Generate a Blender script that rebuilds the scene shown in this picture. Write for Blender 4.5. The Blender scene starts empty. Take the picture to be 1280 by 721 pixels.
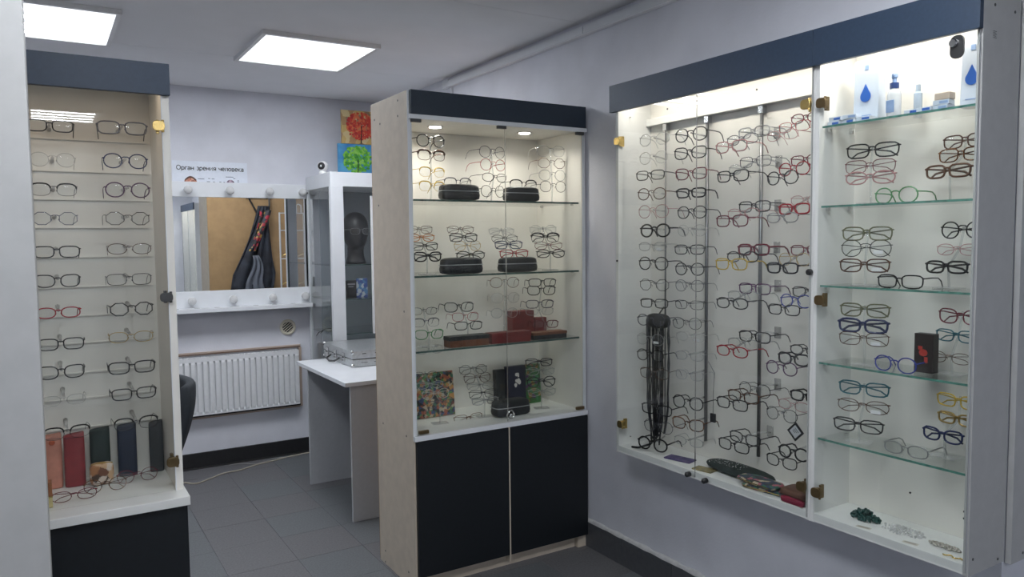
import bpy, math, random
from mathutils import Vector, Matrix
random.seed(7)
C = bpy.context.scene.collection
SC = bpy.context.scene

# ------------------------------------------------------------------ camera
CAM_F = 952.166
CAM_R = [[0.850544, 0.042521, -0.524182], [-0.525798, 0.048739, -0.849212], [-0.010562, 0.997906, 0.063812]]
cam_d = bpy.data.cameras.new('camera')
cam_d.sensor_width = 36.0
cam_d.lens = CAM_F / 1280 * 36.0
cam_d.clip_start = 0.05
cam = bpy.data.objects.new('camera', cam_d)
C.objects.link(cam)
cam.matrix_world = Matrix.Translation((0, 0, 1.5)) @ Matrix(CAM_R).to_4x4()
SC.camera = cam

# ------------------------------------------------------------------ world, exposure, levels
w = bpy.data.worlds.new('world'); SC.world = w; w.use_nodes = True
w.node_tree.nodes['Background'].inputs[0].default_value = (0.6, 0.68, 0.8, 1)
w.node_tree.nodes['Background'].inputs[1].default_value = 0.15
SC.view_settings.view_transform = 'Standard'
SC.view_settings.look = 'None'
SC.view_settings.gamma = 1
SC.view_settings.exposure = 0.12
SC.cycles.transparent_max_bounces = 48
SC.cycles.max_bounces = 10
SC.cycles.caustics_reflective = False
SC.cycles.caustics_refractive = False
SC.cycles.sample_clamp_indirect = 4
LAMP_DIFFUSER = 1.5       # ceiling panels
LAMP_STRIP = 40.0
SPOT_W = 1.3              # middle showcase downlights
BAR_WIDE, BAR_NARROW, BAR_LEFT = 2.0, 1.5, 0.7
COOL = (0.91, 0.95, 1.0)
WARM = (1.0, 0.94, 0.85)

# ------------------------------------------------------------------ materials
MATS = {}
def mat(name, col, rough=0.5, metal=0.0, noise=0.0, scale=40.0, bump=0.0, bscale=None, col2=None, coat=0.0, stretch=None):
    if name in MATS: return MATS[name]
    m = bpy.data.materials.new(name); m.use_nodes = True
    nt = m.node_tree; b = nt.nodes['Principled BSDF']
    b.inputs['Roughness'].default_value = rough
    b.inputs['Metallic'].default_value = metal
    if coat: b.inputs['Coat Weight'].default_value = coat
    tc = nt.nodes.new('ShaderNodeTexCoord'); src = tc.outputs['Object']
    if stretch:
        mp = nt.nodes.new('ShaderNodeMapping'); mp.inputs['Scale'].default_value = stretch
        nt.links.new(src, mp.inputs[0]); src = mp.outputs[0]
    n = nt.nodes.new('ShaderNodeTexNoise'); n.inputs['Scale'].default_value = scale
    n.inputs['Detail'].default_value = 3
    nt.links.new(src, n.inputs['Vector'])
    r = nt.nodes.new('ShaderNodeValToRGB')
    k = noise if noise else 0.03
    c2 = col2 or tuple(max(0, c * (1 - k)) for c in col)
    r.color_ramp.elements[0].position = 0.35; r.color_ramp.elements[1].position = 0.65
    r.color_ramp.elements[0].color = (*c2, 1); r.color_ramp.elements[1].color = (*(tuple(min(1, c * (1 + k * 0.5)) for c in col) if not col2 else col), 1)
    nt.links.new(n.outputs['Fac'], r.inputs[0]); nt.links.new(r.outputs[0], b.inputs['Base Color'])
    if bump:
        n2 = nt.nodes.new('ShaderNodeTexNoise'); n2.inputs['Scale'].default_value = bscale or scale * 3
        n2.inputs['Detail'].default_value = 2
        nt.links.new(src, n2.inputs['Vector'])
        bp = nt.nodes.new('ShaderNodeBump'); bp.inputs['Strength'].default_value = bump; bp.inputs['Distance'].default_value = 0.002
        nt.links.new(n2.outputs['Fac'], bp.inputs['Height']); nt.links.new(bp.outputs[0], b.inputs['Normal'])
    MATS[name] = m; return m
def clearmat(name, tint, ior=1.45, gl=1.0, rough=0.0, haze=0.0, hcol=(0.9, 0.9, 0.9)):
    if name in MATS: return MATS[name]
    m = bpy.data.materials.new(name); m.use_nodes = True
    nt = m.node_tree; nt.nodes.clear()
    out = nt.nodes.new('ShaderNodeOutputMaterial')
    t = nt.nodes.new('ShaderNodeBsdfTransparent'); t.inputs[0].default_value = (*tint, 1)
    g = nt.nodes.new('ShaderNodeBsdfGlossy'); g.inputs['Roughness'].default_value = rough
    f = nt.nodes.new('ShaderNodeFresnel')
    ge = nt.nodes.new('ShaderNodeNewGeometry')           # the same reflectance from both sides of a face
    e1 = nt.nodes.new('ShaderNodeMath'); e1.operation = 'MULTIPLY_ADD'; e1.inputs[1].default_value = -2; e1.inputs[2].default_value = 1
    e2 = nt.nodes.new('ShaderNodeMath'); e2.operation = 'POWER'; e2.inputs[0].default_value = ior
    nt.links.new(ge.outputs['Backfacing'], e1.inputs[0]); nt.links.new(e1.outputs[0], e2.inputs[1]); nt.links.new(e2.outputs[0], f.inputs[0])
    mu = nt.nodes.new('ShaderNodeMath'); mu.operation = 'MULTIPLY'; mu.inputs[1].default_value = gl
    mx = nt.nodes.new('ShaderNodeMixShader')
    nt.links.new(f.outputs[0], mu.inputs[0]); nt.links.new(mu.outputs[0], mx.inputs[0])
    nt.links.new(t.outputs[0], mx.inputs[1]); nt.links.new(g.outputs[0], mx.inputs[2])
    last = mx
    if haze:
        d = nt.nodes.new('ShaderNodeBsdfDiffuse'); d.inputs[0].default_value = (*hcol, 1)
        m2 = nt.nodes.new('ShaderNodeMixShader'); m2.inputs[0].default_value = haze
        nt.links.new(mx.outputs[0], m2.inputs[1]); nt.links.new(d.outputs[0], m2.inputs[2]); last = m2
    nt.links.new(last.outputs[0], out.inputs[0])
    MATS[name] = m; return m
def emit(name, col, s):
    if name in MATS: return MATS[name]
    m = bpy.data.materials.new(name); m.use_nodes = True
    nt = m.node_tree; nt.nodes.clear()
    out = nt.nodes.new('ShaderNodeOutputMaterial'); e = nt.nodes.new('ShaderNodeEmission')
    e.inputs[0].default_value = (*col, 1); e.inputs[1].default_value = s
    nt.links.new(e.outputs[0], out.inputs[0]); MATS[name] = m; return m
def patches(name, cols, scale=30, rough=0.5, kind='voronoi', vec='Object'):
    """patchwork of several colours from cell noise"""
    if name in MATS: return MATS[name]
    m = bpy.data.materials.new(name); m.use_nodes = True
    nt = m.node_tree; b = nt.nodes['Principled BSDF']; b.inputs['Roughness'].default_value = rough
    tc = nt.nodes.new('ShaderNodeTexCoord')
    v = nt.nodes.new('ShaderNodeTexVoronoi'); v.inputs['Scale'].default_value = scale
    n = nt.nodes.new('ShaderNodeTexNoise'); n.inputs['Scale'].default_value = scale * 0.7
    ad = nt.nodes.new('ShaderNodeMixRGB'); ad.blend_type = 'ADD'; ad.inputs[0].default_value = 0.012
    nt.links.new(tc.outputs[vec], ad.inputs[1]); nt.links.new(n.outputs['Color'], ad.inputs[2])
    nt.links.new(ad.outputs[0], v.inputs['Vector'])
    r = nt.nodes.new('ShaderNodeValToRGB'); r.color_ramp.interpolation = 'CONSTANT'
    els = r.color_ramp.elements
    while len(els) < len(cols): els.new(0.5)
    for i, c in enumerate(cols):
        els[i].position = 0.12 + 0.76 * i / len(cols) if i else 0; els[i].color = (*c, 1)
    sp = nt.nodes.new('ShaderNodeSeparateColor')
    nt.links.new(v.outputs['Color'], sp.inputs[0]); nt.links.new(sp.outputs[0], r.inputs[0])
    nt.links.new(r.outputs[0], b.inputs['Base Color']); MATS[name] = m; return m

M_WALL = mat('wall_paint', (0.70, 0.71, 0.77), 0.75, noise=0.05, scale=6, bump=0.35, bscale=140)
M_CEIL = mat('ceiling_white', (0.88, 0.88, 0.90), 0.7, noise=0.03, scale=3, bump=0.1, bscale=60)
M_WHITE = mat('white_laminate', (0.80, 0.80, 0.78), 0.4, noise=0.03, scale=8)
M_COLDWHITE = mat('cold_white_laminate', (0.74, 0.76, 0.79), 0.4, noise=0.03, scale=8)
M_INNER = mat('cream_white_laminate', (0.82, 0.795, 0.74), 0.45, noise=0.05, scale=5)
M_BEIGE = mat('beige_chipboard', (0.60, 0.52, 0.42), 0.55, noise=0.06, scale=20, bump=0.1)
M_NAVY = mat('dark_navy_laminate', (0.016, 0.028, 0.045), 0.45, noise=0.08, scale=90)
M_SLATE = mat('slate_blue_laminate', (0.028, 0.050, 0.090), 0.45, noise=0.08, scale=90)
M_DARK = mat('near_black_laminate', (0.004, 0.0065, 0.0095), 0.5, noise=0.2, scale=60)
M_TAN = mat('tan_fibreboard', (0.40, 0.25, 0.12), 0.7, noise=0.1, scale=12)
M_GREYWALL = mat('pale_grey_laminate', (0.45, 0.45, 0.445), 0.55, noise=0.04, scale=25)
M_TILE = mat('dark_grey_floor_tile', (0.135, 0.143, 0.152), 0.5, noise=0.16, scale=120, bump=0.15, bscale=200)
M_TILE2 = mat('warm_grey_floor_tile', (0.142, 0.140, 0.148), 0.5, noise=0.16, scale=110, bump=0.15, bscale=200)
M_GROUT = mat('grey_grout', (0.075, 0.075, 0.078), 0.9)
M_BASETILE = mat('charcoal_skirting_tile', (0.085, 0.09, 0.098), 0.45, noise=0.1, scale=50)
M_BLACKBASE = mat('black_skirting', (0.012, 0.012, 0.014), 0.5, noise=0.2, scale=30)
M_CAULK = mat('white_caulk', (0.62, 0.62, 0.62), 0.7, noise=0.1, scale=50, bump=0.6, bscale=70)
M_CHROME = mat('brushed_steel', (0.62, 0.62, 0.62), 0.25, 1.0)
M_ROD = mat('grey_metal_rod', (0.22, 0.22, 0.23), 0.35, 0.8)
M_GOLD = mat('polished_gold', (0.80, 0.58, 0.22), 0.22, 1.0, noise=0.1)
M_BRONZE = mat('dull_bronze', (0.20, 0.14, 0.07), 0.35, 0.9, noise=0.1)
M_GUN = mat('gunmetal', (0.10, 0.10, 0.10), 0.35, 0.8)
M_BLACK = mat('black_plastic', (0.012, 0.012, 0.013), 0.35)
M_WPLAST = mat('white_plastic', (0.78, 0.78, 0.78), 0.35)
M_CREAM = mat('cream_plastic', (0.78, 0.74, 0.62), 0.45)
M_CLEAR = clearmat('clear_acrylic', (0.93, 0.94, 0.94), 1.45, 1.0, 0.05, 0.10)
M_PEG = clearmat('frosted_acrylic', (0.95, 0.95, 0.95), 1.45, 1.0, 0.12, 0.16)
M_LENS = clearmat('spectacle_lens', (0.95, 0.96, 0.96), 1.5, 1.0, 0.0, 0.015)
M_GLASS = clearmat('door_glass', (0.975, 0.985, 0.98), 1.45, 0.85)
M_SHELF = clearmat('shelf_glass', (0.965, 0.98, 0.972), 1.45, 1.0)
M_EDGE = mat('green_glass_edge', (0.10, 0.26, 0.21), 0.15, noise=0.4, scale=60)
M_EDGE2 = mat('dark_glass_edge', (0.05, 0.10, 0.09), 0.15, noise=0.4, scale=60)
M_MIRROR = mat('mirror_silver', (0.88, 0.90, 0.90), 0.01, 1.0, noise=0.001)
M_RAD = mat('radiator_enamel', (0.78, 0.79, 0.81), 0.35)
M_BULB = clearmat('opal_bulb', (0.8, 0.8, 0.8), 1.5, 1.0, 0.1, 0.55)
M_ALU = mat('aluminium_case_skin', (0.55, 0.57, 0.58), 0.35, 0.7, noise=0.1, scale=60)

COL = dict(black=(0.010, 0.010, 0.012), brown=(0.10, 0.045, 0.025), tort=(0.22, 0.09, 0.03), red=(0.38, 0.02, 0.03),
    navy=(0.02, 0.03, 0.10), blue=(0.04, 0.06, 0.32), silver=(0.42, 0.42, 0.42), gold=(0.52, 0.36, 0.13), pink=(0.48, 0.25, 0.25),
    clear=(0.55, 0.53, 0.50), green=(0.10, 0.30, 0.12), olive=(0.15, 0.15, 0.08), purple=(0.10, 0.035, 0.10), yellow=(0.62, 0.42, 0.05),
    orange=(0.55, 0.20, 0.06), teal=(0.02, 0.13, 0.17), grey=(0.08, 0.08, 0.10), burg=(0.16, 0.02, 0.035))
def framemat(c):
    met = 0.9 if c in ('silver', 'gold') else 0.0
    if c == 'tort': return mat('frame_tort', COL[c], 0.2, 0, scale=120, col2=(0.03, 0.012, 0.006))
    return mat('frame_' + c, COL[c], 0.22 if not met else 0.28, met, noise=0.1, scale=50)

# ------------------------------------------------------------------ mesh helpers
LOC = {}
class MB:
    def __init__(s): s.v = []; s.f = []
    def box(s, x0, x1, y0, y1, z0, z1, M=None):
        k = len(s.v)
        p = [(x, y, z) for z in (z0, z1) for y in (y0, y1) for x in (x0, x1)]
        if M is not None: p = [tuple(M @ Vector(q)) for q in p]
        s.v += p
        s.f += [tuple(k + i for i in q) for q in ((0, 2, 3, 1), (4, 5, 7, 6), (0, 1, 5, 4), (2, 6, 7, 3), (0, 4, 6, 2), (1, 3, 7, 5))]
        return s
    def tube(s, pts, r, n=6, closed=False, flat=1.0):
        k = len(s.v); P = [Vector(p) for p in pts]; m = len(P)
        rs = r if isinstance(r, (list, tuple)) else [r] * m
        up = None
        for i, p in enumerate(P):
            if closed: t = P[(i + 1) % m] - P[i - 1]
            else: t = P[min(i + 1, m - 1)] - P[max(i - 1, 0)]
            if t.length < 1e-9: t = Vector((0, 0, 1))
            t.normalize()
            if up is None:
                a = Vector((0, 0, 1)) if abs(t.z) < 0.9 else Vector((0, 1, 0))
                up = (a - t * a.dot(t)).normalized()
            else:
                up = up - t * up.dot(t)
                up = up.normalized() if up.length > 1e-6 else t.orthogonal().normalized()
            sd = t.cross(up)
            for j in range(n):
                a = 2 * math.pi * j / n
                s.v.append(tuple(p + up * (math.cos(a) * rs[i]) + sd * (math.sin(a) * rs[i] * flat)))
        L = m if closed else m - 1
        for i in range(L):
            a = k + i * n; b = k + ((i + 1) % m) * n
            for j in range(n): s.f.append((a + j, a + (j + 1) % n, b + (j + 1) % n, b + j))
        if not closed:
            s.f.append(tuple(k + j for j in reversed(range(n)))); s.f.append(tuple(k + (m - 1) * n + j for j in range(n)))
        return s
    def lathe(s, prof, c=(0, 0, 0), n=16, axis='z', sx=1.0, sy=1.0):
        k = len(s.v)
        for r, h in prof:
            for j in range(n):
                a = 2 * math.pi * j / n; u = r * math.cos(a) * sx; v = r * math.sin(a) * sy
                q = (u, v, h) if axis == 'z' else ((u, h, v) if axis == 'y' else (h, u, v))
                s.v.append((q[0] + c[0], q[1] + c[1], q[2] + c[2]))
        for i in range(len(prof) - 1):
            for j in range(n): s.f.append((k + i * n + j, k + i * n + (j + 1) % n, k + (i + 1) * n + (j + 1) % n, k + (i + 1) * n + j))
        s.f.append(tuple(k + j for j in reversed(range(n)))); s.f.append(tuple(k + (len(prof) - 1) * n + j for j in range(n)))
        return s
    def ball(s, c, r, n=8, m=6, sc=(1, 1, 1)):
        prof = [(max(r * math.sin(math.pi * (i + .001) / m), r * .02), -r * math.cos(math.pi * i / m)) for i in range(m + 1)]
        k = len(s.v); s.lathe(prof, (0, 0, 0), n)
        for i in range(k, len(s.v)):
            q = s.v[i]; s.v[i] = (q[0] * sc[0] + c[0], q[1] * sc[1] + c[1], q[2] * sc[2] + c[2])
        return s
    def prism(s, poly, y0, y1, M=None):
        """poly of (x, z) extruded along y"""
        k = len(s.v); n = len(poly)
        p = [(x, y0, z) for x, z in poly] + [(x, y1, z) for x, z in poly]
        if M is not None: p = [tuple(M @ Vector(q)) for q in p]
        s.v += p
        s.f += [tuple(k + i for i in range(n)), tuple(k + n + i for i in reversed(range(n)))]
        for i in range(n): s.f.append((k + (i + 1) % n, k + i, k + n + i, k + n + (i + 1) % n))
        return s
    def grid(s, fn, nu, nv):
        k = len(s.v)
        for i in range(nu + 1):
            for j in range(nv + 1): s.v.append(tuple(fn(i / nu, j / nv)))
        for i in range(nu):
            for j in range(nv):
                a = k + i * (nv + 1) + j
                s.f.append((a, a + 1, a + nv + 2, a + nv + 1))
        return s
    def mesh(s, name, m, off=(0, 0, 0), smooth=False, extra=()):
        me = bpy.data.meshes.new(name)
        me.from_pydata([(a - off[0], b - off[1], c - off[2]) for a, b, c in s.v], [], s.f)
        me.materials.append(m)
        for e in extra: me.materials.append(e)
        if smooth: me.polygons.foreach_set('use_smooth', [True] * len(me.polygons))
        me.update(); return me
    def build(s, name, m, parent=None, smooth=False, bevel=0.0, extra=(), label=None):
        off = LOC.get(parent.name, (0, 0, 0)) if parent else (0, 0, 0)
        o = bpy.data.objects.new(name, s.mesh(name, m, off, smooth, extra)); C.objects.link(o)
        if parent: o.parent = parent; LOC[o.name] = off
        if bevel:
            b = o.modifiers.new('bevel', 'BEVEL'); b.width = bevel; b.segments = 2; b.limit_method = 'ANGLE'
        if label: o['label'] = label
        return o
def tag(o, label=None, cat=None, group=None, kind=None):
    if label: o['label'] = label
    if cat: o['category'] = cat
    if group: o['group'] = group
    if kind: o['kind'] = kind
    return o
def thing(name, loc, label, cat, group=None):
    o = bpy.data.objects.new(name, None); C.objects.link(o); o.location = loc; o.empty_display_size = 0.05
    LOC[o.name] = tuple(loc); return tag(o, label, cat, group)
def bx(name, m, parent, x0, x1, y0, y1, z0, z1, bevel=0.0, label=None):
    return MB().box(x0, x1, y0, y1, z0, z1).build(name, m, parent, bevel=bevel, label=label)
def solo(o, label, cat, group=None):
    """recentre a one-mesh thing's origin at its base"""
    vs = [v.co for v in o.data.vertices]
    c = Vector(((min(v.x for v in vs) + max(v.x for v in vs)) / 2, (min(v.y for v in vs) + max(v.y for v in vs)) / 2, min(v.z for v in vs)))
    o.data.transform(Matrix.Translation(-c)); o.location = c
    return tag(o, label, cat, group)
def rbox(x0, x1, y0, y1, z0, z1, r, mb=None, n=4, M=None):
    """box whose outline in XZ is rounded"""
    poly = []
    for cx, cz, a0 in ((x1 - r, z1 - r, 0), (x0 + r, z1 - r, 90), (x0 + r, z0 + r, 180), (x1 - r, z0 + r, 270)):
        for i in range(n + 1):
            a = math.radians(a0 + 90 * i / n); poly.append((cx + r * math.cos(a), cz + r * math.sin(a)))
    return (mb or MB()).prism(poly, y0, y1, M)
def pillow(x0, x1, y0, y1, z0, z1, e=0.5, nu=20, nv=10, mb=None, M=None):
    """super-ellipsoid: soft case or pouch"""
    mb = mb or MB(); k = len(mb.v)
    cx, cy, cz = (x0 + x1) / 2, (y0 + y1) / 2, (z0 + z1) / 2; a, b, c = (x1 - x0) / 2, (y1 - y0) / 2, (z1 - z0) / 2
    f = lambda v, p: math.copysign(abs(v) ** p, v)
    for i in range(nv + 1):
        ph = -math.pi / 2 + math.pi * i / nv
        for j in range(nu):
            th = 2 * math.pi * j / nu
            q = (cx + a * f(math.cos(ph), e) * f(math.cos(th), e), cy + b * f(math.cos(ph), e) * f(math.sin(th), e), cz + c * f(math.sin(ph), e))
            mb.v.append(tuple(M @ Vector(q)) if M is not None else q)
    for i in range(nv):
        for j in range(nu):
            mb.f.append((k + i * nu + j, k + i * nu + (j + 1) % nu, k + (i + 1) * nu + (j + 1) % nu, k + (i + 1) * nu + j))
    return mb

# ------------------------------------------------------------------ structure
def struct(o): o['kind'] = 'structure'; return o
X0, X1, Y0, Y1, ZC = -1.5, 2.225, -3.2, 5.38, 2.52
fl = struct(bx('floor', M_GROUT, None, X0 - .1, 3.1, Y0 - .1, Y1 + .1, -0.1, -0.004))
xs = [0.658 - 0.3165 * k for k in range(7, 0, -1)] + [0.658 + 0.318 * k for k in range(0, 6)]
tile_me = {}
for j in range(-20, 8):
    y0 = 3.21 + 0.32 * j
    for i in range(len(xs) - 1):
        xa, xb = xs[i] + .0008, xs[i + 1] - .0008
        ya, yb = y0 + .0008, y0 + .3192
        if i == 0 and False: continue
        if xa < X0: xa = X0
        if xb > X1 + (.02 if y0 > 1.02 else 0): xb = X1
        yb = min(yb, Y1)
        if xb - xa < .02 or yb - ya < .02 or ya < Y0: continue
        if y0 < 2.2:
            continue
        t = MB().box(xa, xb, ya, yb, -0.004, random.uniform(-0.0004, 0.0)).build('tile', M_TILE if random.random() < .6 else M_TILE2, fl)
# the same paving in front of and behind the camera, outside the view, kept as one piece
mb = MB()
for j in range(-20, -3):
    y0 = 3.21 + 0.32 * j
    for i in range(len(xs) - 1):
        mb.box(max(xs[i], X0) + .0012, xs[i + 1] - .0012, y0 + .0012, y0 + .3188, -0.004, 0)
mb.box(X1 + .02, 3.0, -1.0, 1.02, -0.004, 0)
o = mb.build('floor_tiling', M_TILE, fl); o['kind'] = 'stuff'
# ceiling in sheets with fine seams
cl = struct(bx('ceiling', M_CEIL, None, X0 - .1, 3.1, Y0 - .1, Y1 + .1, ZC + .004, ZC + .1))
for ya, yb in ((Y0, -1.2), (-1.2, 0.9), (0.9, 2.95), (2.95, 4.42), (4.42, Y1)):
    bx('ceiling_sheet', M_CEIL, cl, X0, 3.0, ya + .0012, yb - .0012, ZC, ZC + .004)
struct(bx('wall_back', M_WALL, None, X0 - .1, X1 + .375, Y1, Y1 + .1, 0, ZC))
struct(bx('wall_right', M_WALL, None, X1, X1 + .375, 1.04, Y1, 0, ZC))
struct(bx('wall_right_rear', M_WALL, None, X1, X1 + .375, Y0, -1.0, 0, ZC))
struct(bx('wall_right_recess', M_WALL, None, 3.0, 3.1, -1.1, 1.1, 0, ZC))
struct(bx('wall_left', M_WALL, None, X0 - .1, X0, Y0, Y1, 0, ZC))
struct(bx('wall_front', M_WALL, None, X0 - .1, X1, Y0 - .1, Y0, 0, ZC))
struct(bx('wall_partition', M_GREYWALL, None, -.75, -.0085, 1.5, 1.95, 0, ZC, bevel=.002))
# skirtings
bb = struct(bx('baseboard_right', M_GROUT, None, X1 - .004, X1, 1.04, 3.33, 0, .127))
for k in range(8):
    ya = 1.05 + .319 * k - .0
    ya2 = [1.045, 1.367, 1.686, 2.005, 2.325, 2.645, 2.965, 3.285][k]; yb2 = min(ya2 + .3195, 3.33)
    MB().box(X1 - .012, X1 - .004, ya2 + .001, yb2 - .001, 0, .1255 + random.uniform(-.001, .001)).build('tile', M_BASETILE, bb, bevel=.001)
mb = MB(); N = 60
def caulk(u, v):
    y = 1.045 + u * 2.28; a = v * math.pi / 2
    r = .013 + .002 * math.sin(u * 90) + .0015 * math.sin(u * 231)
    return (X1 - .001 - r * math.cos(a), y, .1255 + r * 1.2 * math.sin(a))
mb.grid(caulk, N, 4).build('caulk_bead', M_CAULK, bb, smooth=True)
b2 = struct(bx('baseboard_back', M_BLACKBASE, None, X0, X1, Y1 - .015, Y1, 0, .10, bevel=.001))
bx('floor_strip', M_GUN, b2, X0, 1.9, Y1 - .045, Y1 - .015, 0, .006)
# cable duct along the ceiling
tr = struct(bx('trim_1', M_CEIL, None, X1 - .028, X1, 1.1, 4.34, 2.452, 2.494, bevel=.002))
bx('duct_lid', M_COLDWHITE, tr, X1 - .032, X1 - .028, 1.1, 2.9, 2.455, 2.491)
bx('duct_lid', M_COLDWHITE, tr, X1 - .032, X1 - .028, 2.904, 4.28, 2.455, 2.491)
bx('duct_corner', M_COLDWHITE, tr, X1 - .034, X1, 4.28, 4.36, 2.449, 2.50, bevel=.002)
tr2 = struct(bx('trim_2', M_COLDWHITE, None, X1 - .016, X1, 4.27, 4.285, 2.0, 2.45))

# ------------------------------------------------------------------ ceiling lamps
E_DIFF = emit('lamp_diffuser', COOL, LAMP_DIFFUSER); E_STRIP = emit('lamp_led_strip', COOL, LAMP_STRIP)
lamp_first = None
def lamp(x, y, label):
    global lamp_first
    if lamp_first is None:
        t = thing('ceiling_lamp', (x, y, 2.5), label, 'lamp', 'square led ceiling lamps')
        mb = MB()
        mb.box(x - .3, x + .3, y - .325, y - .305, 2.499, 2.52); mb.box(x - .3, x + .3, y + .305, y + .325, 2.499, 2.52)
        mb.box(x - .3, x - .28, y - .305, y + .305, 2.499, 2.52); mb.box(x + .28, x + .3, y - .305, y + .305, 2.499, 2.52)
        mb.build('frame', M_WPLAST, t)
        bx('diffuser', E_DIFF, t, x - .28, x + .28, y - .305, y + .305, 2.503, 2.508)
        for k in range(4):
            yy = y - .215 + .1435 * k
            bx('light_strip', E_STRIP, t, x - .25, x + .25, yy - .031, yy + .031, 2.5015, 2.503)
        lamp_first = t; return t
    r = lamp_first.copy(); C.objects.link(r); r.location = (x, y, 2.5); r['label'] = label
    for ch in list(lamp_first.children):
        c = ch.copy(); C.objects.link(c); c.parent = r
    return r
lamp(1.25, 4.11, 'square white led ceiling panel in the middle of the ceiling near the back wall')
lamp(0.045, 4.10, 'square white led ceiling panel above the left showcase header')
lamp(1.25, 0.95, 'square led ceiling panel over the viewer, right row')
lamp(0.045, 0.95, 'square led ceiling panel over the viewer, left row')
lamp(1.25, -2.2, 'square led ceiling panel at the rear, right row')
lamp(0.155, -2.2, 'square led ceiling panel at the rear, left row')

def area(name, parent, loc, sx, sy, power, col, rot=(0, 0, 0), spread=180):
    d = bpy.data.lights.new(name, 'AREA'); d.shape = 'RECTANGLE'; d.size = sx; d.size_y = sy
    d.energy = power; d.color = col; d.spread = math.radians(spread)
    o = bpy.data.objects.new(name, d); C.objects.link(o)
    off = LOC[parent.name]; o.location = tuple(a - b for a, b in zip(loc, off)); o.rotation_euler = rot; o.parent = parent
    return o

def hinge(parent, x, y, z, m, face='x', w=.034, h=.03):
    """glass-door hinge: rounded plate on the pane and a bracket behind it"""
    mb = MB()
    if face == 'x':
        M = Matrix.Translation((x, y, z)) @ Matrix.Rotation(math.radians(-90), 4, 'Z')
    else:
        M = Matrix.Translation((x, y, z))
    rbox(-w / 2, w / 2, -.009, -.001, -h / 2, h / 2, h * .35, mb, 3, M)
    rbox(-w * .3, w * .3, .004, .014, -h * .45, h * .45, h * .2, mb, 3, M)
    mb.box(-.004, .004, .014, .03, -h * .7, h * .7, M)
    mb.lathe([(.004, -h * .62), (.004, h * .62)], (M @ Vector((w * .35, -.003, 0))), 8)
    return mb.build('hinge', m, parent, bevel=.001)

# ------------------------------------------------------------------ left showcase
LC = thing('display_cabinet', (-.11, 2.5, 0), 'tall glass-fronted showcase with slate blue header and black base at left', 'showcase')
bx('side_panel', M_INNER, LC, .311, .331, 2.402, 2.70, .773, 2.0, bevel=.001)
bx('side_panel', M_INNER, LC, -.56, -.54, 2.402, 2.70, .773, 2.0, bevel=.001)
bx('back_panel', M_INNER, LC, -.54, .311, 2.685, 2.70, .773, 2.0)
bx('top_panel', M_INNER, LC, -.54, .311, 2.402, 2.685, 1.985, 2.0)
bx('header', M_SLATE, LC, -.56, .333, 2.384, 2.402, 1.921, 2.009, bevel=.001)
bx('glass_door', M_GLASS, LC, -.11, .309, 2.394, 2.398, .776, 1.920)
bx('glass_door', M_GLASS, LC, -.538, -.114, 2.394, 2.398, .776, 1.920)
bx('door_edge', M_COLDWHITE, LC, .3085, .311, 2.392, 2.40, .776, 1.92)
bx('counter', M_WHITE, LC, -.57, .337, 2.322, 2.70, .747, .773, bevel=.002)
bx('base_front', M_DARK, LC, -.56, .331, 2.338, 2.356, 0.05, .747, bevel=.001)
bx('base_side', M_WHITE, LC, .315, .333, 2.357, 2.70, 0, .747)
bx('base_side', M_WHITE, LC, -.56, -.542, 2.357, 2.70, 0, .747)
bx('plinth', M_DARK, LC, -.54, .315, 2.37, 2.385, 0, .05)
hinge(LC, .300, 2.393, 1.834, M_GOLD, 'y', .032, .028)
hinge(LC, .303, 2.393, 1.345, M_GUN, 'y', .034, .026)
hinge(LC, .303, 2.393, .862, M_BRONZE, 'y', .034, .028)
bar = bx('light_bar', M_WPLAST, LC, -.52, .29, 2.415, 2.435, 1.972, 1.985)
area('bar_light', LC, (-.11, 2.43, 1.970), .78, .02, BAR_LEFT, (1.0, 0.80, 0.60))

# ------------------------------------------------------------------ middle showcase
MC = thing('display_cabinet', (1.76, 3.12, 0), 'tall freestanding showcase with navy header, glass shelves and black doors', 'showcase')
xa, xb, ya, yb = 1.305, 2.216, 2.921, 3.322
for (a, b) in ((xa, xa + .018), (xb - .018, xb)):
    bx('side_panel', M_BEIGE, MC, a, b, ya, yb, 0, 2.118, bevel=.001)
    bx('front_edge', M_COLDWHITE, MC, a, b, ya - .0025, ya, .656, 2.118)
bx('front_edge', M_BEIGE, MC, xa, xa + .006, ya - .0025, ya, .0, .656)
bx('inner_lining', M_INNER, MC, xa + .018, xa + .0195, ya + .003, 3.30, .675, 2.03)
bx('inner_lining', M_INNER, MC, xb - .0195, xb - .018, ya + .003, 3.30, .675, 2.03)
bx('inner_back', M_INNER, MC, xa + .018, xb - .018, 3.30, 3.312, .06, 2.10)
bx('back_panel', M_TAN, MC, xa, xb, 3.322, 3.325, .02, 2.11, label='tan fibreboard back')
bx('top_panel', M_INNER, MC, xa + .018, xb - .018, ya + .001, 3.30, 2.008, 2.026)
bx('header', M_NAVY, MC, xa + .008, xb - .006, ya - .020, ya - .003, 2.020, 2.119, bevel=.001)
bx('header_edge', M_COLDWHITE, MC, xa + .003, xb, ya - .018, ya - .003, 2.002, 2.020)
bx('floor_panel', M_WHITE, MC, xa + .018, xb - .018, ya - .002, 3.30, .657, .675)
bx('front_edge', M_COLDWHITE, MC, xa, xb, ya - .018, ya - .0025, .654, .676, bevel=.001)
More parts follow.
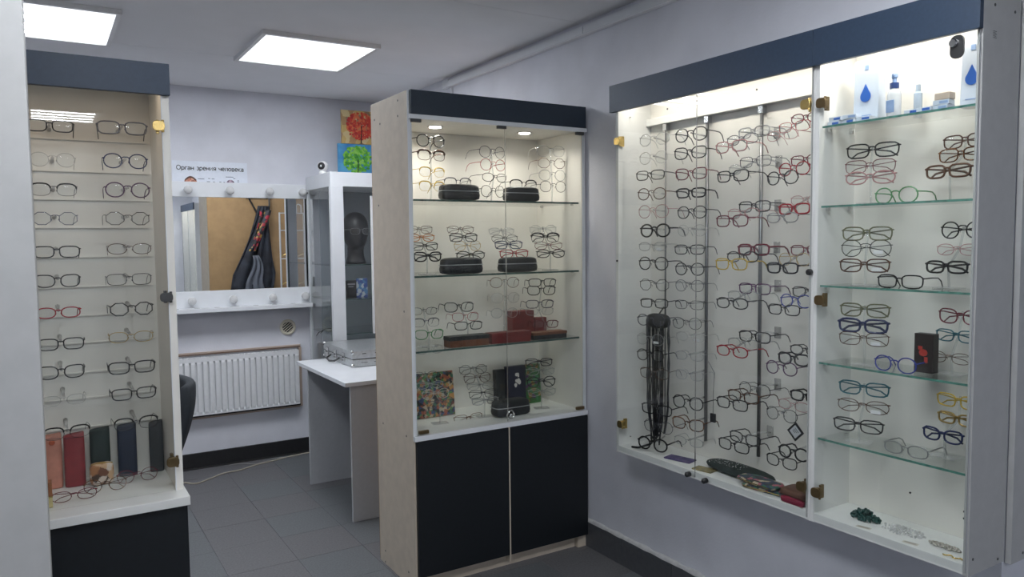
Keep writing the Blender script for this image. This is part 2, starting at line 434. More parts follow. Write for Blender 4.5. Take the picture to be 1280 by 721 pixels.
for z in (1.671, 1.347, 1.026):
    s = bx('glass_shelf', M_SHELF, MC, xa + .0205, xb - .0205, 2.945, 3.295, z - .004, z + .004)
    bx('shelf_edge', M_EDGE2, s, xa + .0205, xb - .0205, 2.943, 2.945, z - .004, z + .004)
    for sx in (xa + .026, xb - .026):
        for sy in (2.99, 3.25): bx('shelf_pin', M_CHROME, MC, sx - .006, sx + .006, sy - .004, sy + .004, z - .010, z - .004)
dm = 1.7715
g1 = bx('glass_door', M_GLASS, MC, xa + .012, dm - .002, 2.912, 2.916, .679, 2.000)
g2 = bx('glass_door', M_GLASS, MC, dm + .002, xb - .010, 2.912, 2.916, .679, 2.000)
bx('pane_edge', M_CHROME, g1, dm - .0035, dm - .002, 2.9105, 2.916, .679, 2.0)
for (x, z) in ((1.34, 1.995), (dm - .02, 1.995), (2.18, 1.995), (1.35, .690), (2.175, .690)):
    bx('hinge', M_GUN if z > 1 else M_BRONZE, MC, x - .022, x + .022, 2.905, 2.919, z - .007, z + .007, bevel=.001)
bx('cabinet_door', M_DARK, MC, xa + .009, dm - .005, ya - .018, ya - .001, .062, .652, bevel=.001)
bx('cabinet_door', M_DARK, MC, dm + .003, xb - .002, ya - .018, ya - .001, .062, .652, bevel=.001)
bx('divider_edge', M_BEIGE, MC, dm - .0045, dm + .0025, ya - .0165, ya + .02, .03, .654)
bx('plinth', M_BEIGE, MC, xa + .018, xb - .055, ya + .022, ya + .038, 0.0, .062)
bx('foot', M_BEIGE, MC, xb - .05, xb - .018, ya + .001, ya + .06, 0, .061)
bx('foot', M_BEIGE, MC, xa + .018, xa + .04, ya + .001, ya + .06, 0, .061)
for (y, z) in ((3.28, 2.045), (3.215, 2.019), (3.018, 2.026), (3.015, 2.09), (3.253, .665), (2.992, .662), (3.258, .064), (3.261, .01), (2.995, .06), (3.25, 1.66), (2.99, 1.2)):
    MB().lathe([(.005, xa - .0008), (.005, xa + .001)], (0, y, z), 8, 'x').build('screw_cap', M_GUN, MC)
E_SPOT = emit('downlight_face', WARM, 25)
for (x, y) in ((1.52, 3.10), (1.98, 3.08)):
    d = MB().lathe([(.036, 2.004), (.036, 2.008)], (x, y, 0), 20).build('downlight', M_CHROME, MC)
    MB().lathe([(.027, 2.0025), (.027, 2.004)], (x, y, 0), 20).build('downlight_lens', E_SPOT, d)
    area('downlight_beam', MC, (x, y, 2.0015), .05, .05, SPOT_W, WARM, spread=150)

# ------------------------------------------------------------------ wall showcases
def wall_cab(y0, y1, hy1, label, hmat, doors, power, cat='showcase', x0=2.04):
    t = thing('wall_display_cabinet', ((x0 + X1) / 2, (y0 + y1) / 2, .6), label, cat)
    p = .0145; xb = X1 - .001
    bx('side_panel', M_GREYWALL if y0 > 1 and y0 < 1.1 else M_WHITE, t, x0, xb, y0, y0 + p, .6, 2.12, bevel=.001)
    bx('side_panel', M_WHITE, t, x0, xb, y1 - p, y1, .6, 2.12, bevel=.001)
    bx('back_panel', M_INNER, t, xb - .006, xb, y0 + p, y1 - p, .63, 2.1)
    bx('top_panel', M_WHITE, t, x0, xb, y0 + p, y1 - p, 2.1, 2.118)
    bx('floor_panel', M_WHITE, t, x0, xb - .006, y0 + p, y1 - p, .602, .630, bevel=.001)
    bx('header', hmat, t, x0 - .018, x0, y0, hy1, 2.018, 2.127, bevel=.001)
    bx('light_bar', M_WPLAST, t, x0 + .02, x0 + .045, y0 + .03, y1 - .03, 2.085, 2.1)
    area('bar_light', t, (x0 + .04, (y0 + y1) / 2, 2.083), .022, y1 - y0 - .08, power, WARM, (0, math.radians(-14), 0))
    for (a, b) in doors:
        g = bx('glass_door', M_GLASS, t, x0 - .008, x0 - .004, a, b, .612, 2.016)
        bx('pane_edge', M_CHROME, g, x0 - .009, x0 - .004, a - .0008, a, .612, 2.016)
    return t
WA = wall_cab(1.522, 2.475, 2.497, 'wide wall showcase with slate header and two glass doors hung on right wall', M_SLATE, ((1.527, 2.0105), (2.0135, 2.470)), BAR_WIDE)
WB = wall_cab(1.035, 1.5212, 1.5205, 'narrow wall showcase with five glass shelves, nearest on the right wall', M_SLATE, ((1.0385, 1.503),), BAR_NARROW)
WC = wall_cab(-3.1, -1.88, -1.88, 'wall showcase behind the viewer, seen only in the back mirror', M_SLATE, ((-3.08, -2.5), (-2.49, -1.9)), 3.0)
bx('inner_stile', M_COLDWHITE, WC, 2.038, 2.05, -2.5, -2.48, .63, 2.02)
for (y, z, m) in ((2.452, 1.898, M_GOLD), (2.435, .727, M_GOLD), (1.548, 1.907, M_GOLD), (1.545, .707, M_BRONZE)): hinge(WA, 2.032, y, z, m)
for (y, z, m) in ((1.492, 1.903, M_BRONZE), (1.488, 1.305, M_BRONZE), (1.490, .702, M_BRONZE)): hinge(WB, 2.032, y, z, m)
for (y, z) in ((2.04, .618), (1.955, .616)):
    MB().lathe([(.006, 2.012), (.010, 2.016), (.010, 2.032)], (0, y, z), 12, 'x').build('door_knob', M_BLACK, WA)
MB().lathe([(.007, 2.02), (.010, 2.024), (.010, 2.034)], (0, 1.527, 1.39), 12, 'x').build('door_stop', M_BLACK, WA)
MB().lathe([(.004, 2.033), (.004, 2.038)], (0, 2.464, 1.408), 8, 'x').build('door_stop', M_BLACK, WA)
for (y, z) in ((2.455, 2.0), (2.455, .66)): MB().lathe([(.003, 0), (.003, .002)], (2.10, y, z), 8).build('screw_cap', M_BLACK, WA)
bx('mounting_rail', M_WHITE, WA, 2.19, 2.217, 1.5375, 2.46, 1.968, 1.998, bevel=.002)
for y in (2.36, 2.30, 1.9): MB().lathe([(.004, 2.216), (.004, 2.218)], (0, y, 2.03), 8, 'x').build('screw_cap', M_GUN, WA)
for (y, r) in ((2.352, .0035), (2.122, .0065), (1.862, .0065)):
    MB().tube([(2.2, y, .70), (2.2, y, 1.965)], r, 8).build('display_rod', M_ROD, WA, smooth=True)
    bx('rod_clip', M_CHROME, WA, 2.192, 2.214, y - .010, y + .010, 1.94, 1.965)
for z in (1.833, 1.591, 1.347, 1.107, .868):
    s = bx('glass_shelf', M_SHELF, WB, 2.052, 2.215, 1.052, 1.503, z - .003, z + .003)
    bx('shelf_edge', M_EDGE, s, 2.0495, 2.052, 1.052, 1.503, z - .003, z + .003)
    for y in (1.0545, 1.5005):
        for x in (2.08, 2.19): bx('shelf_pin', M_CHROME, WB, x - .005, x + .005, y - .005, y + .005, z - .012, z - .003)
for (y, z) in ((1.30, .72), (1.14, .71), (1.14, .69)): MB().lathe([(.003, 2.216), (.003, 2.218)], (0, y, z), 8, 'x').build('screw_cap', M_BLACK, WB)
for (x, z) in ((2.062, .644), (2.191, .615), (2.093, 2.084), (2.194, 2.08)):
    MB().lathe([(.004, 1.034), (.004, 1.036)], (x, 0, z), 8, 'y').build('screw_cap', M_GUN, WB)
lk = rbox(-.018, .018, -.005, .0, -.03, .03, .016, None, 4, Matrix.Translation((2.030, 1.092, 1.983)) @ Matrix.Rotation(math.radians(-90), 4, 'Z')).build('door_lock', M_GUN, WB, bevel=.001)
MB().lathe([(.009, 2.016), (.011, 2.020), (.011, 2.026)], (0, 1.099, 1.993), 14, 'x').build('lock_cylinder', M_CHROME, lk, smooth=False)
# small printed mark on the outer side of the near panel
mk = bx('maker_mark', M_GREYWALL, WB, 2.085, 2.106, 1.0345, 1.035, 2.0, 2.02)
for k in range(5): bx('mark_line', M_GUN, mk, 2.087, 2.104 - .003 * (k % 2), 1.0342, 1.0345, 2.001 + .004 * k, 2.0025 + .004 * k)
# white panel standing past the cabinets at the end of the wall
ep = thing('end_panel', (2.42, 1.03, .59), 'pale grey laminate panel at the right edge, past the narrow wall showcase', 'panel')
bx('board', M_GREYWALL, ep, 2.236, 2.60, 1.022, 1.038, .592, 2.50, bevel=.001)
for (x, z) in ((2.30, .612), (2.31, 2.08)): MB().lathe([(.004, 1.021), (.004, 1.023)], (x, 0, z), 8, 'y').build('screw_cap', M_GUN, ep)

# ------------------------------------------------------------------ mirror, poster, radiator, vent
MR = thing('vanity_mirror', (1.05, 5.36, 1.05), 'white framed vanity mirror with unlit globe bulbs on the back wall', 'mirror')
bx('top_board', M_COLDWHITE, MR, .42, 1.655, 5.345, 5.379, 1.802, 1.900, bevel=.002)
bx('bottom_board', M_COLDWHITE, MR, .42, 1.655, 5.345, 5.379, 1.06, 1.183, bevel=.002)
bx('mirror_pane', M_MIRROR, MR, .42, 1.655, 5.358, 5.366, 1.183, 1.802)
bx('backing', M_WHITE, MR, .42, 1.655, 5.366, 5.379, 1.183, 1.802)
sh = bx('ledge', M_COLDWHITE, MR, .42, 1.600, 5.235, 5.345, 1.048, 1.075, bevel=.002)
for k in range(8):
    x = .60 + .125 * k
    MB().lathe([(.018, 1.0745), (.018, 1.0757)], (x, 0, 0), 12, 'z', 1, .5).build('ledge_slot', M_GUN, sh)
    sh.children[-1].location = (sh.children[-1].location[0], 5.29 + sh.children[-1].location[1], 0)
for z in (1.846, 1.122):
    for x in (.566, .826, 1.085, 1.345, 1.572):
        b = MB().lathe([(.020, 5.325), (.022, 5.345)], (x, 0, z), 14, 'y').build('bulb_socket', M_WPLAST, MR, smooth=False)
        MB().ball((x, 5.305, z), .027, 16, 10).build('globe_bulb', M_BULB, b, smooth=True)
PO = thing('wall_poster', (.981, 5.378, 1.79), 'white printed poster with black heading tucked behind the mirror frame', 'poster')
bx('sheet', mat('poster_paper', (0.74, 0.78, 0.86), .5), PO, .746, 1.216, 5.3792, 5.3799, 1.78, 2.037)
M_INK = mat('black_ink', (.01, .01, .012), .6)
def arc(cx, cz, rx, rz, a0, a1, n=12): return [(cx + rx * math.cos(math.radians(a0 + (a1 - a0) * k / n)), cz + rz * math.sin(math.radians(a0 + (a1 - a0) * k / n))) for k in range(n + 1)]
O_ = [arc(.25, .27, .20, .25, 0, 360, 20)]
GLY = {'О': (.80, [arc(.38, .38, .31, .36, 0, 360, 24)]), 'о': (.56, O_), 'р': (.56, [[(.07, .50), (.07, -.20)], arc(.27, .27, .20, .24, 0, 360, 20)]),
       'г': (.42, [[(.07, 0), (.07, .50), (.38, .50)]]), 'а': (.54, [arc(.24, .15, .17, .14, 0, 360, 16), [(.42, 0), (.42, .36)] + arc(.25, .36, .17, .15, 0, 160, 8)]),
       'н': (.56, [[(.07, 0), (.07, .52)], [(.45, 0), (.45, .52)], [(.07, .27), (.45, .27)]]), 'з': (.48, [arc(.20, .385, .17, .13, 140, -80, 10) + arc(.20, .14, .19, .14, 80, -145, 12)]),
       'е': (.54, [[(.06, .27), (.44, .27)] + arc(.25, .27, .19, .25, 0, 320, 20)]), 'и': (.58, [[(.07, .52), (.07, 0), (.47, .52), (.47, 0)]]),
       'я': (.54, [[(.43, 0), (.43, .52), (.22, .52)] + arc(.22, .37, .15, .15, 90, 270, 8) + [(.43, .22)], [(.25, .22), (.06, 0)]]), 'ч': (.52, [[(.42, 0), (.42, .52)], [(.07, .52), (.07, .34), (.14, .24), (.26, .22), (.42, .26)]]),
       'л': (.56, [[(.02, .01), (.10, .06), (.14, .52), (.45, .52), (.45, 0)]]), 'в': (.52, [[(.07, 0), (.07, .52), (.25, .52)] + arc(.25, .40, .13, .12, 90, -90, 8) + [(.07, .27), (.27, .27)] + arc(.27, .135, .15, .135, 90, -90, 8) + [(.07, 0)]]),
       'к': (.50, [[(.07, 0), (.07, .52)], [(.42, .52), (.09, .27), (.44, 0)]])}
mb = MB(); word = 'Орган зрения человека'; tw = sum(GLY[c][0] if c in GLY else .36 for c in word); sc_t = .425 / tw; ux = .770; q = 0
for ch in word:
    if ch in GLY:
        for st_ in GLY[ch][1]:
            q += 1; mb.tube([(ux + x * sc_t, 5.3786 - .00003 * (q % 5), 1.979 + z * sc_t) for x, z in st_], .0024, 5)
        ux += GLY[ch][0] * sc_t
    else: ux += .36 * sc_t
mb.build('lettering', M_INK, PO)
mb = MB().lathe([(.040, 5.3786), (.040, 5.3790)], (.855, 0, 1.895), 20, 'y'); mb.build('eye_drawing', patches('poster_eye', [(.5, .2, .13), (.65, .35, .25), (.35, .14, .1)], 60), PO)
mb = MB().tube([(.822 + .066 * k / 8, 5.3785, 1.912 + .022 * math.sin(math.pi * k / 8)) for k in range(9)], .005, 4); mb.build('drawn_lashes', mat('poster_dark', (.12, .07, .06), .6), PO)
mb = MB().lathe([(.026, 5.3786), (.026, 5.3790)], (1.105, 0, 1.896), 20, 'y'); mb.build('eye_drawing', patches('poster_iris', [(.1, .07, .09), (.5, .4, .45), (.3, .2, .3)], 90), PO)
for (x, z, l) in ((.92, 1.922, .04), (.97, 1.926, .012), (.995, 1.924, .018), (.965, 1.905, .02), (1.0, 1.904, .012), (1.04, 1.905, .012), (1.065, 1.904, .01), (1.10, 1.940, .05), (1.13, 1.93, .014), (1.155, 1.91, .012), (1.155, 1.918, .008)):
    bx('caption', mat('poster_dark2', (.12, .14, .18), .6), PO, x - l / 2, x + l / 2, 5.3786, 5.3790, z - .002, z + .002)

RA = thing('radiator', (1.0, 5.34, .35), 'white steel panel radiator in a brown trimmed recess under the mirror', 'radiator')
mb = MB(); xl, xr = .30, 1.512
P = []
n = 32; pitch = (xr - xl) / n
prof = []
for k in range(n):
    x = xl + pitch * k
    prof += [(x, 5.326), (x + pitch * .22, 5.326), (x + pitch * .30, 5.308), (x + pitch * .92, 5.308), (x + pitch * .999, 5.326)]
prof.append((xr, 5.326))
k0 = len(mb.v); zs = [.362, .372, .385, .705, .718, .738]
for zi, z in enumerate(zs):
    for (x, y) in prof:
        yy = 5.312 if zi in (0, 1, 4, 5) else y
        mb.v.append((x, yy, z))
L = len(prof)
for zi in range(len(zs) - 1):
    for i in range(L - 1): mb.f.append((k0 + zi * L + i, k0 + zi * L + i + 1, k0 + (zi + 1) * L + i + 1, k0 + (zi + 1) * L + i))
mb.build('ribbed_panel', M_RAD, RA)
bx('rear_panel', M_RAD, RA, xl, xr, 5.366, 5.37, .362, .738)
bx('side_cover', M_RAD, RA, xr, xr + .003, 5.318, 5.37, .362, .742, bevel=.001)
mb = MB(); mb.box(xl, xr, 5.318, 5.323, .738, .745); mb.box(xl, xr, 5.364, 5.37, .738, .745)
for k in range(60): x = xl + (xr - xl) * (k + .5) / 60; mb.box(x - .003, x + .003, 5.322, 5.365, .738, .744)
mb.build('top_grille', M_RAD, RA)
M_TRIM = mat('brown_trim', (.20, .13, .09), .6); M_TRIM2 = mat('pale_wood_trim', (.48, .38, .32), .6)
tr3 = struct(bx('trim_3', M_TRIM, None, .25, 1.54, 5.365, 5.38, .757, .765))
bx('trim_lip', M_TRIM2, tr3, .25, 1.54, 5.362, 5.38, .766, .776)
struct(bx('trim_4', M_TRIM2, None, 1.527, 1.545, 5.362, 5.38, .335, .757))
tr5 = struct(bx('trim_5', M_BLACKBASE, None, .25, 1.527, 5.35, 5.38, .345, .354))
bx('trim_lip', M_TRIM2, tr5, .25, 1.527, 5.362, 5.38, .330, .344)
VE = thing('round_vent', (1.458, 5.37, .845), 'round cream ventilation grille with diagonal slats on the back wall', 'vent')
mb = MB().lathe([(.036, 5.379), (.036, 5.376)], (1.458, 0, .902), 20, 'y'); mb.build('dark_opening', M_BLACK, VE)
mb = MB(); prof = [(.056, 5.3795), (.056, 5.372), (.050, 5.366), (.040, 5.366), (.037, 5.374)]
k = len(mb.v)
for r, h in prof:
    for j in range(24):
        a = 2 * math.pi * j / 24; mb.v.append((1.458 + r * math.cos(a), h, .902 + r * math.sin(a)))
for i in range(4):
    for j in range(24): mb.f.append((k + i * 24 + j, k + i * 24 + (j + 1) % 24, k + (i + 1) * 24 + (j + 1) % 24, k + (i + 1) * 24 + j))
mb.build('ring', M_CREAM, VE, smooth=True)
for k in range(-2, 3):
    d = k * .0145; h = math.sqrt(max(.036 ** 2 - d * d, 0))
    M = Matrix.Translation((1.458, 5.371, .902)) @ Matrix.Rotation(math.radians(-38), 4, 'Y')
    MB().box(-h, h, -.004, .003, d - .0026, d + .0026, M).build('slat', M_CREAM, VE)

# ------------------------------------------------------------------ white showcase by the back wall
SH = thing('glass_showcase', (1.9, 5.08, 0), 'white framed glass showcase with black mannequin head beside the mirror', 'showcase')
x0, x1, y0, y1 = 1.603, 2.20, 4.81, 5.338
bx('top_box', M_COLDWHITE, SH, x0, x1, y0, y1, 1.857, 1.950, bevel=.002)
bx('front_post', M_COLDWHITE, SH, x0, x0 + .085, y0, y0 + .018, .08, 1.857, bevel=.001)
bx('rear_post', M_COLDWHITE, SH, x0, x0 + .018, y1 - .03, y1, .08, 1.857, bevel=.001)
bx('glass_side', M_GLASS, SH, x0 + .004, x0 + .008, y0 + .05, y1 - .03, .1, 1.857)
bx('dark_edge', mat('glass_seal', (.06, .09, .09), .3), SH, x0 + .001, x0 + .011, y0 + .035, y0 + .05, .1, 1.857)
bx('side_stile', M_COLDWHITE, SH, x0, x0 + .012, y0 + .018, y0 + .035, .1, 1.857)
bx('glass_front', M_GLASS, SH, x0 + .085, x1, y0 + .006, y0 + .010, .1, 1.857)
bx('back_panel', mat('showcase_back', (.30, .33, .36), .5), SH, x0 + .09, x1, y1 - .012, y1 - .002, .1, 1.857)
bx('side_panel', mat('showcase_back', (.30, .33, .36), .5), SH, x1 - .015, x1, y0 + .02, y1 - .012, .1, 1.857)
bx('base', M_COLDWHITE, SH, x0, x1, y0, y1, 0, .1, bevel=.002)
for z in (1.345, 1.115, .885):
    s = bx('glass_shelf', M_SHELF, SH, x0 + .012, x1 - .016, y0 + .055, y1 - .034, z - .004, z + .002)
    bx('shelf_edge', M_EDGE2, s, x0 + .012, x1 - .016, y0 + .053, y0 + .055, z - .004, z + .002)
fr = bx('door_frame', M_WPLAST, SH, 1.868, 1.886, y0 - .012, y0 - .001, .885, 1.80, bevel=.002)
for z in (1.79, 1.37, 1.0): bx('frame_rung', M_WPLAST, fr, 1.886, 2.15, y0 - .010, y0 - .003, z - .008, z + .008)
MB().lathe([(.006, 1.597), (.006, 1.604)], (0, 5.30, 1.84), 10, 'x').build('screw_cap', M_BLACK, SH)

def head(cx, cy, zb):
    """mannequin head and neck, closed surface of stacked rings, facing the room"""
    lv = [(0, .055, .055, .055), (.004, .062, .06, .06), (.02, .058, .05, .055), (.05, .050, .042, .050), (.085, .048, .040, .050), (.10, .050, .055, .055),
          (.112, .045, .088, .062), (.125, .052, .094, .070), (.14, .060, .090, .080), (.155, .065, .092, .088), (.17, .069, .091, .094), (.19, .073, .092, .100),
          (.21, .076, .093, .104), (.23, .077, .092, .105), (.25, .076, .090, .103), (.27, .073, .084, .098), (.29, .066, .074, .088), (.31, .054, .058, .070), (.325, .036, .038, .046), (.333, .015, .016, .02)]
    mb = MB(); n = 32
    for (h, wd, fr_, bk) in lv:
        for j in range(n):
            a = 2 * math.pi * j / n; c, s_ = math.cos(a), math.sin(a)
            d = fr_ if s_ < 0 else bk
            x = wd * c; y = d * s_
            if s_ < 0:
                g = math.exp(-(x / .010) ** 2)
                y -= .022 * g * math.exp(-((h - .180) / .014) ** 2) + .010 * g * math.exp(-((h - .205) / .02) ** 2)   # nose
                y -= .006 * math.exp(-(x / .02) ** 2) * math.exp(-((h - .145) / .008) ** 2)                           # lips
                y += .010 * (math.exp(-((abs(x) - .030) / .013) ** 2)) * math.exp(-((h - .205) / .012) ** 2)          # eye sockets
            elif abs(c) > .9 and .17 < h < .23: x *= 1.10
            mb.v.append((cx + x * 1.14, cy + y * 1.08, zb + h * 1.06))
    for i in range(len(lv) - 1):
        for j in range(n): mb.f.append((i * n + j, i * n + (j + 1) % n, (i + 1) * n + (j + 1) % n, (i + 1) * n + j))
    mb.f.append(tuple(reversed(range(n)))); mb.f.append(tuple((len(lv) - 1) * n + j for j in range(n)))
    o = mb.build('mannequin_head', mat('matt_black_mannequin', (.012, .012, .014), .4), None, smooth=True)
    for sx in (-1, 1):
        MB().ball((cx + sx * .088, cy + .012, zb + .21), .030, 10, 8, (.3, .6, 1)).build('ear', MATS['matt_black_mannequin'], None, smooth=True)
    return o
hd = head(1.848, 5.04, 1.3475)
ears = [o for o in bpy.data.objects if o.name.startswith('ear') and o.parent is None]
solo(hd, 'black mannequin head wearing glasses on the showcase top shelf', 'mannequin head')
for e in ears: e.parent = hd; e.location = tuple(-c for c in hd.location)

CB = thing('carton', (1.79, 5.0, 1.117), 'small black printed carton on the middle shelf below the mannequin head', 'box')
mb = MB(); mb.box(1.755, 1.825, 4.98, 5.03, 1.117, 1.235); mb.build('body', mat('black_card', (.015, .015, .018), .5), CB, bevel=.001)
bx('print_band', mat('grey_print', (.35, .35, .37), .5), CB, 1.763, 1.815, 4.9795, 4.98, 1.205, 1.215)
bx('print_band', MATS['grey_print'], CB, 1.768, 1.805, 4.9795, 4.98, 1.19, 1.196)
FL = bx('leaflet', patches('leaflet_print', [(.05, .1, .35), (.6, .65, .7), (.1, .25, .5)], 45), None, 1.84, 1.92, 5.02, 5.024, 1.117, 1.245)
solo(FL, 'blue and white leaflet standing beside the black printed carton', 'leaflet')
WCam = thing('webcam', (1.64, 5.0, 1.95), 'white ball-shaped webcam with black face on top of white showcase', 'camera')
cx, cy = 1.638, 5.06
MB().lathe([(.026, 1.95), (.030, 1.952), (.026, 1.968), (.016, 1.976)], (cx, cy, 0), 18).build('base', M_WPLAST, WCam, smooth=True)
MB().ball((cx, cy, 2.006), .036, 20, 14).build('ball', M_WPLAST, WCam, smooth=True)
mb = MB(); d = (Vector((-.62, -.78, .02))).normalized()
q = Vector((cx, cy, 2.006)); M = Matrix.Translation(q + d * .0275) @ d.to_track_quat('Z', 'Y').to_matrix().to_4x4()
k = len(mb.v); mb.lathe([(.025, -.004), (.0245, .0), (.018, .005), (.008, .0075)], (0, 0, 0), 18)
mb.v = [tuple(M @ Vector(p)) for p in mb.v]; mb.build('lens_face', M_BLACK, WCam, smooth=True)

def painting(name, x0, x1, z0, z1, y, m, label, cols):
    t = thing(name, ((x0 + x1) / 2, y, z0), label, 'painting', 'small tree paintings on the white showcase')
    bx('canvas', m, t, x0, x1, y, y + .018, z0, z1, bevel=.001)
    blob = MB(); rnd = random.Random(len(label))
    cx, cz = x0 + .14, (z0 + z1) / 2 + .01
    for k in range(300):
        a = rnd.uniform(0, 6.28); r = math.sqrt(rnd.random())
        px_, pz = cx + r * .105 * math.cos(a), cz + r * (z1 - z0) * .40 * math.sin(a)
        s = rnd.uniform(.006, .013)
        yj = y - .00002 * k
        blob.lathe([(s, yj - .0001), (s * .7, yj - .0010)], (px_, 0, pz), 6, 'y')
    blob.build('painted_crown', cols, t)
    MB().tube([(cx, y - .004, z0 + .004), (cx + .004, y - .005, cz)], .004, 5).build('painted_trunk', M_INK, t)
painting('canvas_painting', 1.795, 2.10, 1.951, 2.185, 5.20, mat('blue_water_paint', (.04, .20, .48), .5, scale=9, col2=(.10, .38, .62)), 'canvas of a green tree against blue water on the white showcase', patches('green_crown', [(.10, .42, .03), (.20, .55, .06), (.05, .28, .04), (.28, .60, .10)], 60))
painting('canvas_painting', 1.825, 2.13, 2.187, 2.42, 5.20, patches('autumn_ground', [(.55, .38, .14), (.42, .26, .12), (.6, .48, .25), (.3, .2, .12)], 22), 'canvas of a red autumn tree standing above the green tree painting', patches('red_crown', [(.60, .05, .03), (.45, .03, .03), (.68, .16, .06)], 60))
text_m = None

# ------------------------------------------------------------------ desk, case, rack, chair, cables
DK = thing('desk', (1.75, 4.27, 0), 'white laminate desk with two slab legs behind the middle showcase', 'desk')
bx('desk_top', M_COLDWHITE, DK, 1.325, 2.20, 3.82, 4.715, .738, .760, bevel=.001)
M_DESK = mat('grey_white_laminate', (.50, .51, .53), .5)
bx('slab_leg', M_DESK, DK, 1.362, 2.18, 4.60, 4.618, 0, .738, bevel=.001)
bx('slab_leg', M_DESK, DK, 1.362, 2.18, 3.845, 3.863, 0, .738, bevel=.001)
SCs = thing('silver_case', (1.72, 4.56, .76), 'silver aluminium equipment case with latches lying on the white desk', 'case')
a0, a1, b0, b1 = 1.524, 1.93, 4.262, 4.79
bx('case_base', M_ALU, SCs, a0, a1, b0, b1, .762, .806, bevel=.004)
bx('case_lid', M_ALU, SCs, a0, a1, b0, b1, .810, .856, bevel=.004)
bx('seam', M_BLACK, SCs, a0 + .004, a1 - .004, b0 + .004, b1 - .004, .805, .811)
for (x, y) in ((a0, b0), (a1, b0), (a0, b1), (a1, b1)):
    for z in (.770, .848): MB().ball((x + (.006 if x == a0 else -.006), y + (.006 if y == b0 else -.006), z), .014, 10, 6).build('corner_cap', M_CHROME, SCs, smooth=True)
for y in (4.40, 4.55, 4.70):
    l = bx('latch', M_CHROME, SCs, a0 - .008, a0 + .001, y - .02, y + .02, .782, .834, bevel=.002)
    bx('latch_clip', M_BLACK, l, a0 - .010, a0 - .008, y - .012, y + .012, .804, .812)
for x in (1.60, 1.68, 1.76): bx('rivet_strip', M_GUN, SCs, x - .012, x + .012, b0 - .001, b0 + .001, .836, .841); bx('rivet_strip', M_GUN, SCs, x - .02, x + .02, b0 - .001, b0 + .001, .785, .788)
MB().tube([(a0 - .004, 4.47, .795), (a0 - .035, 4.475, .778), (a0 - .042, 4.55, .770), (a0 - .035, 4.625, .778), (a0 - .004, 4.63, .795)], .006, 8).build('carry_handle', M_GUN, SCs, smooth=True)
for x in (a0 + .03, a1 - .03): pass

RK = thing('wire_rack', (1.83, 4.2, .76), 'white wire display rack on the desk, seen only in the mirror', 'rack')
mb = MB()
for x in (1.725, 1.93):
    mb.tube([(x, 4.20, .762), (x, 4.20, 1.75)], .007, 6)
mb.build('post', M_WPLAST, RK)
for z in (.80, 1.10, 1.36, 1.60, 1.745): MB().tube([(1.725, 4.2, z), (1.93, 4.2, z)], .004, 6).build('rung', M_WPLAST, RK)
MB().tube([(1.87, 4.2, 1.745), (1.87, 4.2, 1.81), (1.89, 4.19, 1.825), (1.91, 4.2, 1.81), (1.91, 4.2, 1.745)], .005, 6).build('top_hook', M_WPLAST, RK)
MB().box(1.70, 1.955, 4.12, 4.25, .760, .766).build('foot_plate', M_WPLAST, RK)
for z in (1.36, 1.12): MB().tube([(1.73 + .024 * k, 4.195 - .01 * (k % 2), z + .02 + .01 * (k % 3)) for k in range(9)], .005, 5).build('hanging_chain', M_GOLD, RK)

CH = thing('office_chair', (.07, 3.29, 0), 'dark grey office chair half hidden behind the left showcase', 'chair')
M_FAB = mat('dark_grey_fabric', (.022, .028, .036), .8, noise=.15, scale=200, bump=.3, bscale=400)
def chairback(u, v):
    a = (u - .5) * 2; z = .66 + v * .295
    wd = .22 * (1 - .5 * max(0, v - .6) ** 2 * 4)
    return (.415 + .075 * math.sin(v * 1.6) - .05 * a * a, 3.28 + a * wd, z)
mb = MB().grid(chairback, 16, 12)
o = mb.build('backrest', M_FAB, CH, smooth=True); md = o.modifiers.new('thick', 'SOLIDIFY'); md.thickness = .04; md.offset = 0
sb_ = o.modifiers.new('soft', 'SUBSURF'); sb_.levels = 1; sb_.render_levels = 1
pillow(-.16, .30, 3.06, 3.52, .43, .52, .4, 28, 10).build('seat', M_FAB, CH, smooth=True)
MB().tube([(.07, 3.29, .10), (.07, 3.29, .43)], .025, 12).build('gas_post', M_GUN, CH, smooth=True)
MB().tube([(.18, 3.29, .425), (.34, 3.29, .43), (.375, 3.29, .50), (.40, 3.29, .75)], .018, 8).build('back_bracket', M_BLACK, CH, smooth=True)
for k in range(5):
    a = k * 2 * math.pi / 5 + .3; ex, ey = .07 + .25 * math.cos(a), 3.29 + .25 * math.sin(a)
    l = MB().tube([(.07, 3.29, .11), (ex, ey, .075)], [.025, .015], 8).build('base_leg', M_BLACK, CH, smooth=True)
    MB().lathe([(.025, -.02), (.025, .02)], (ex, ey, .026), 14, 'x').build('caster', M_BLACK, l)

def cable(name, pts, r, m, label):
    P = []
    for i in range(len(pts) - 1):
        a, b = Vector(pts[i]), Vector(pts[i + 1]); p0 = Vector(pts[max(i - 1, 0)]); p3 = Vector(pts[min(i + 2, len(pts) - 1)])
        for k in range(6):
            t = k / 6; P.append(0.5 * ((2 * a) + (b - p0) * t + (2 * p0 - 5 * a + 4 * b - p3) * t * t + (3 * a - p0 - 3 * b + p3) * t ** 3))
    P.append(Vector(pts[-1]))
    return solo(MB().tube(P, r, 6).build(name, m, None, smooth=True), label, 'cable')
cable('power_cable', [(.55, 5.13, .004), (.697, 5.074, .004), (.762, 5.012, .004), (.852, 5.067, .004), (.954, 5.14, .004), (1.057, 5.154, .004), (1.177, 5.215, .004), (1.30, 5.25, .004), (1.46, 5.30, .004), (1.60, 5.31, .004)], .0038, mat('beige_cable', (.48, .43, .34), .5), 'beige power cable snaking over the floor along the back wall')
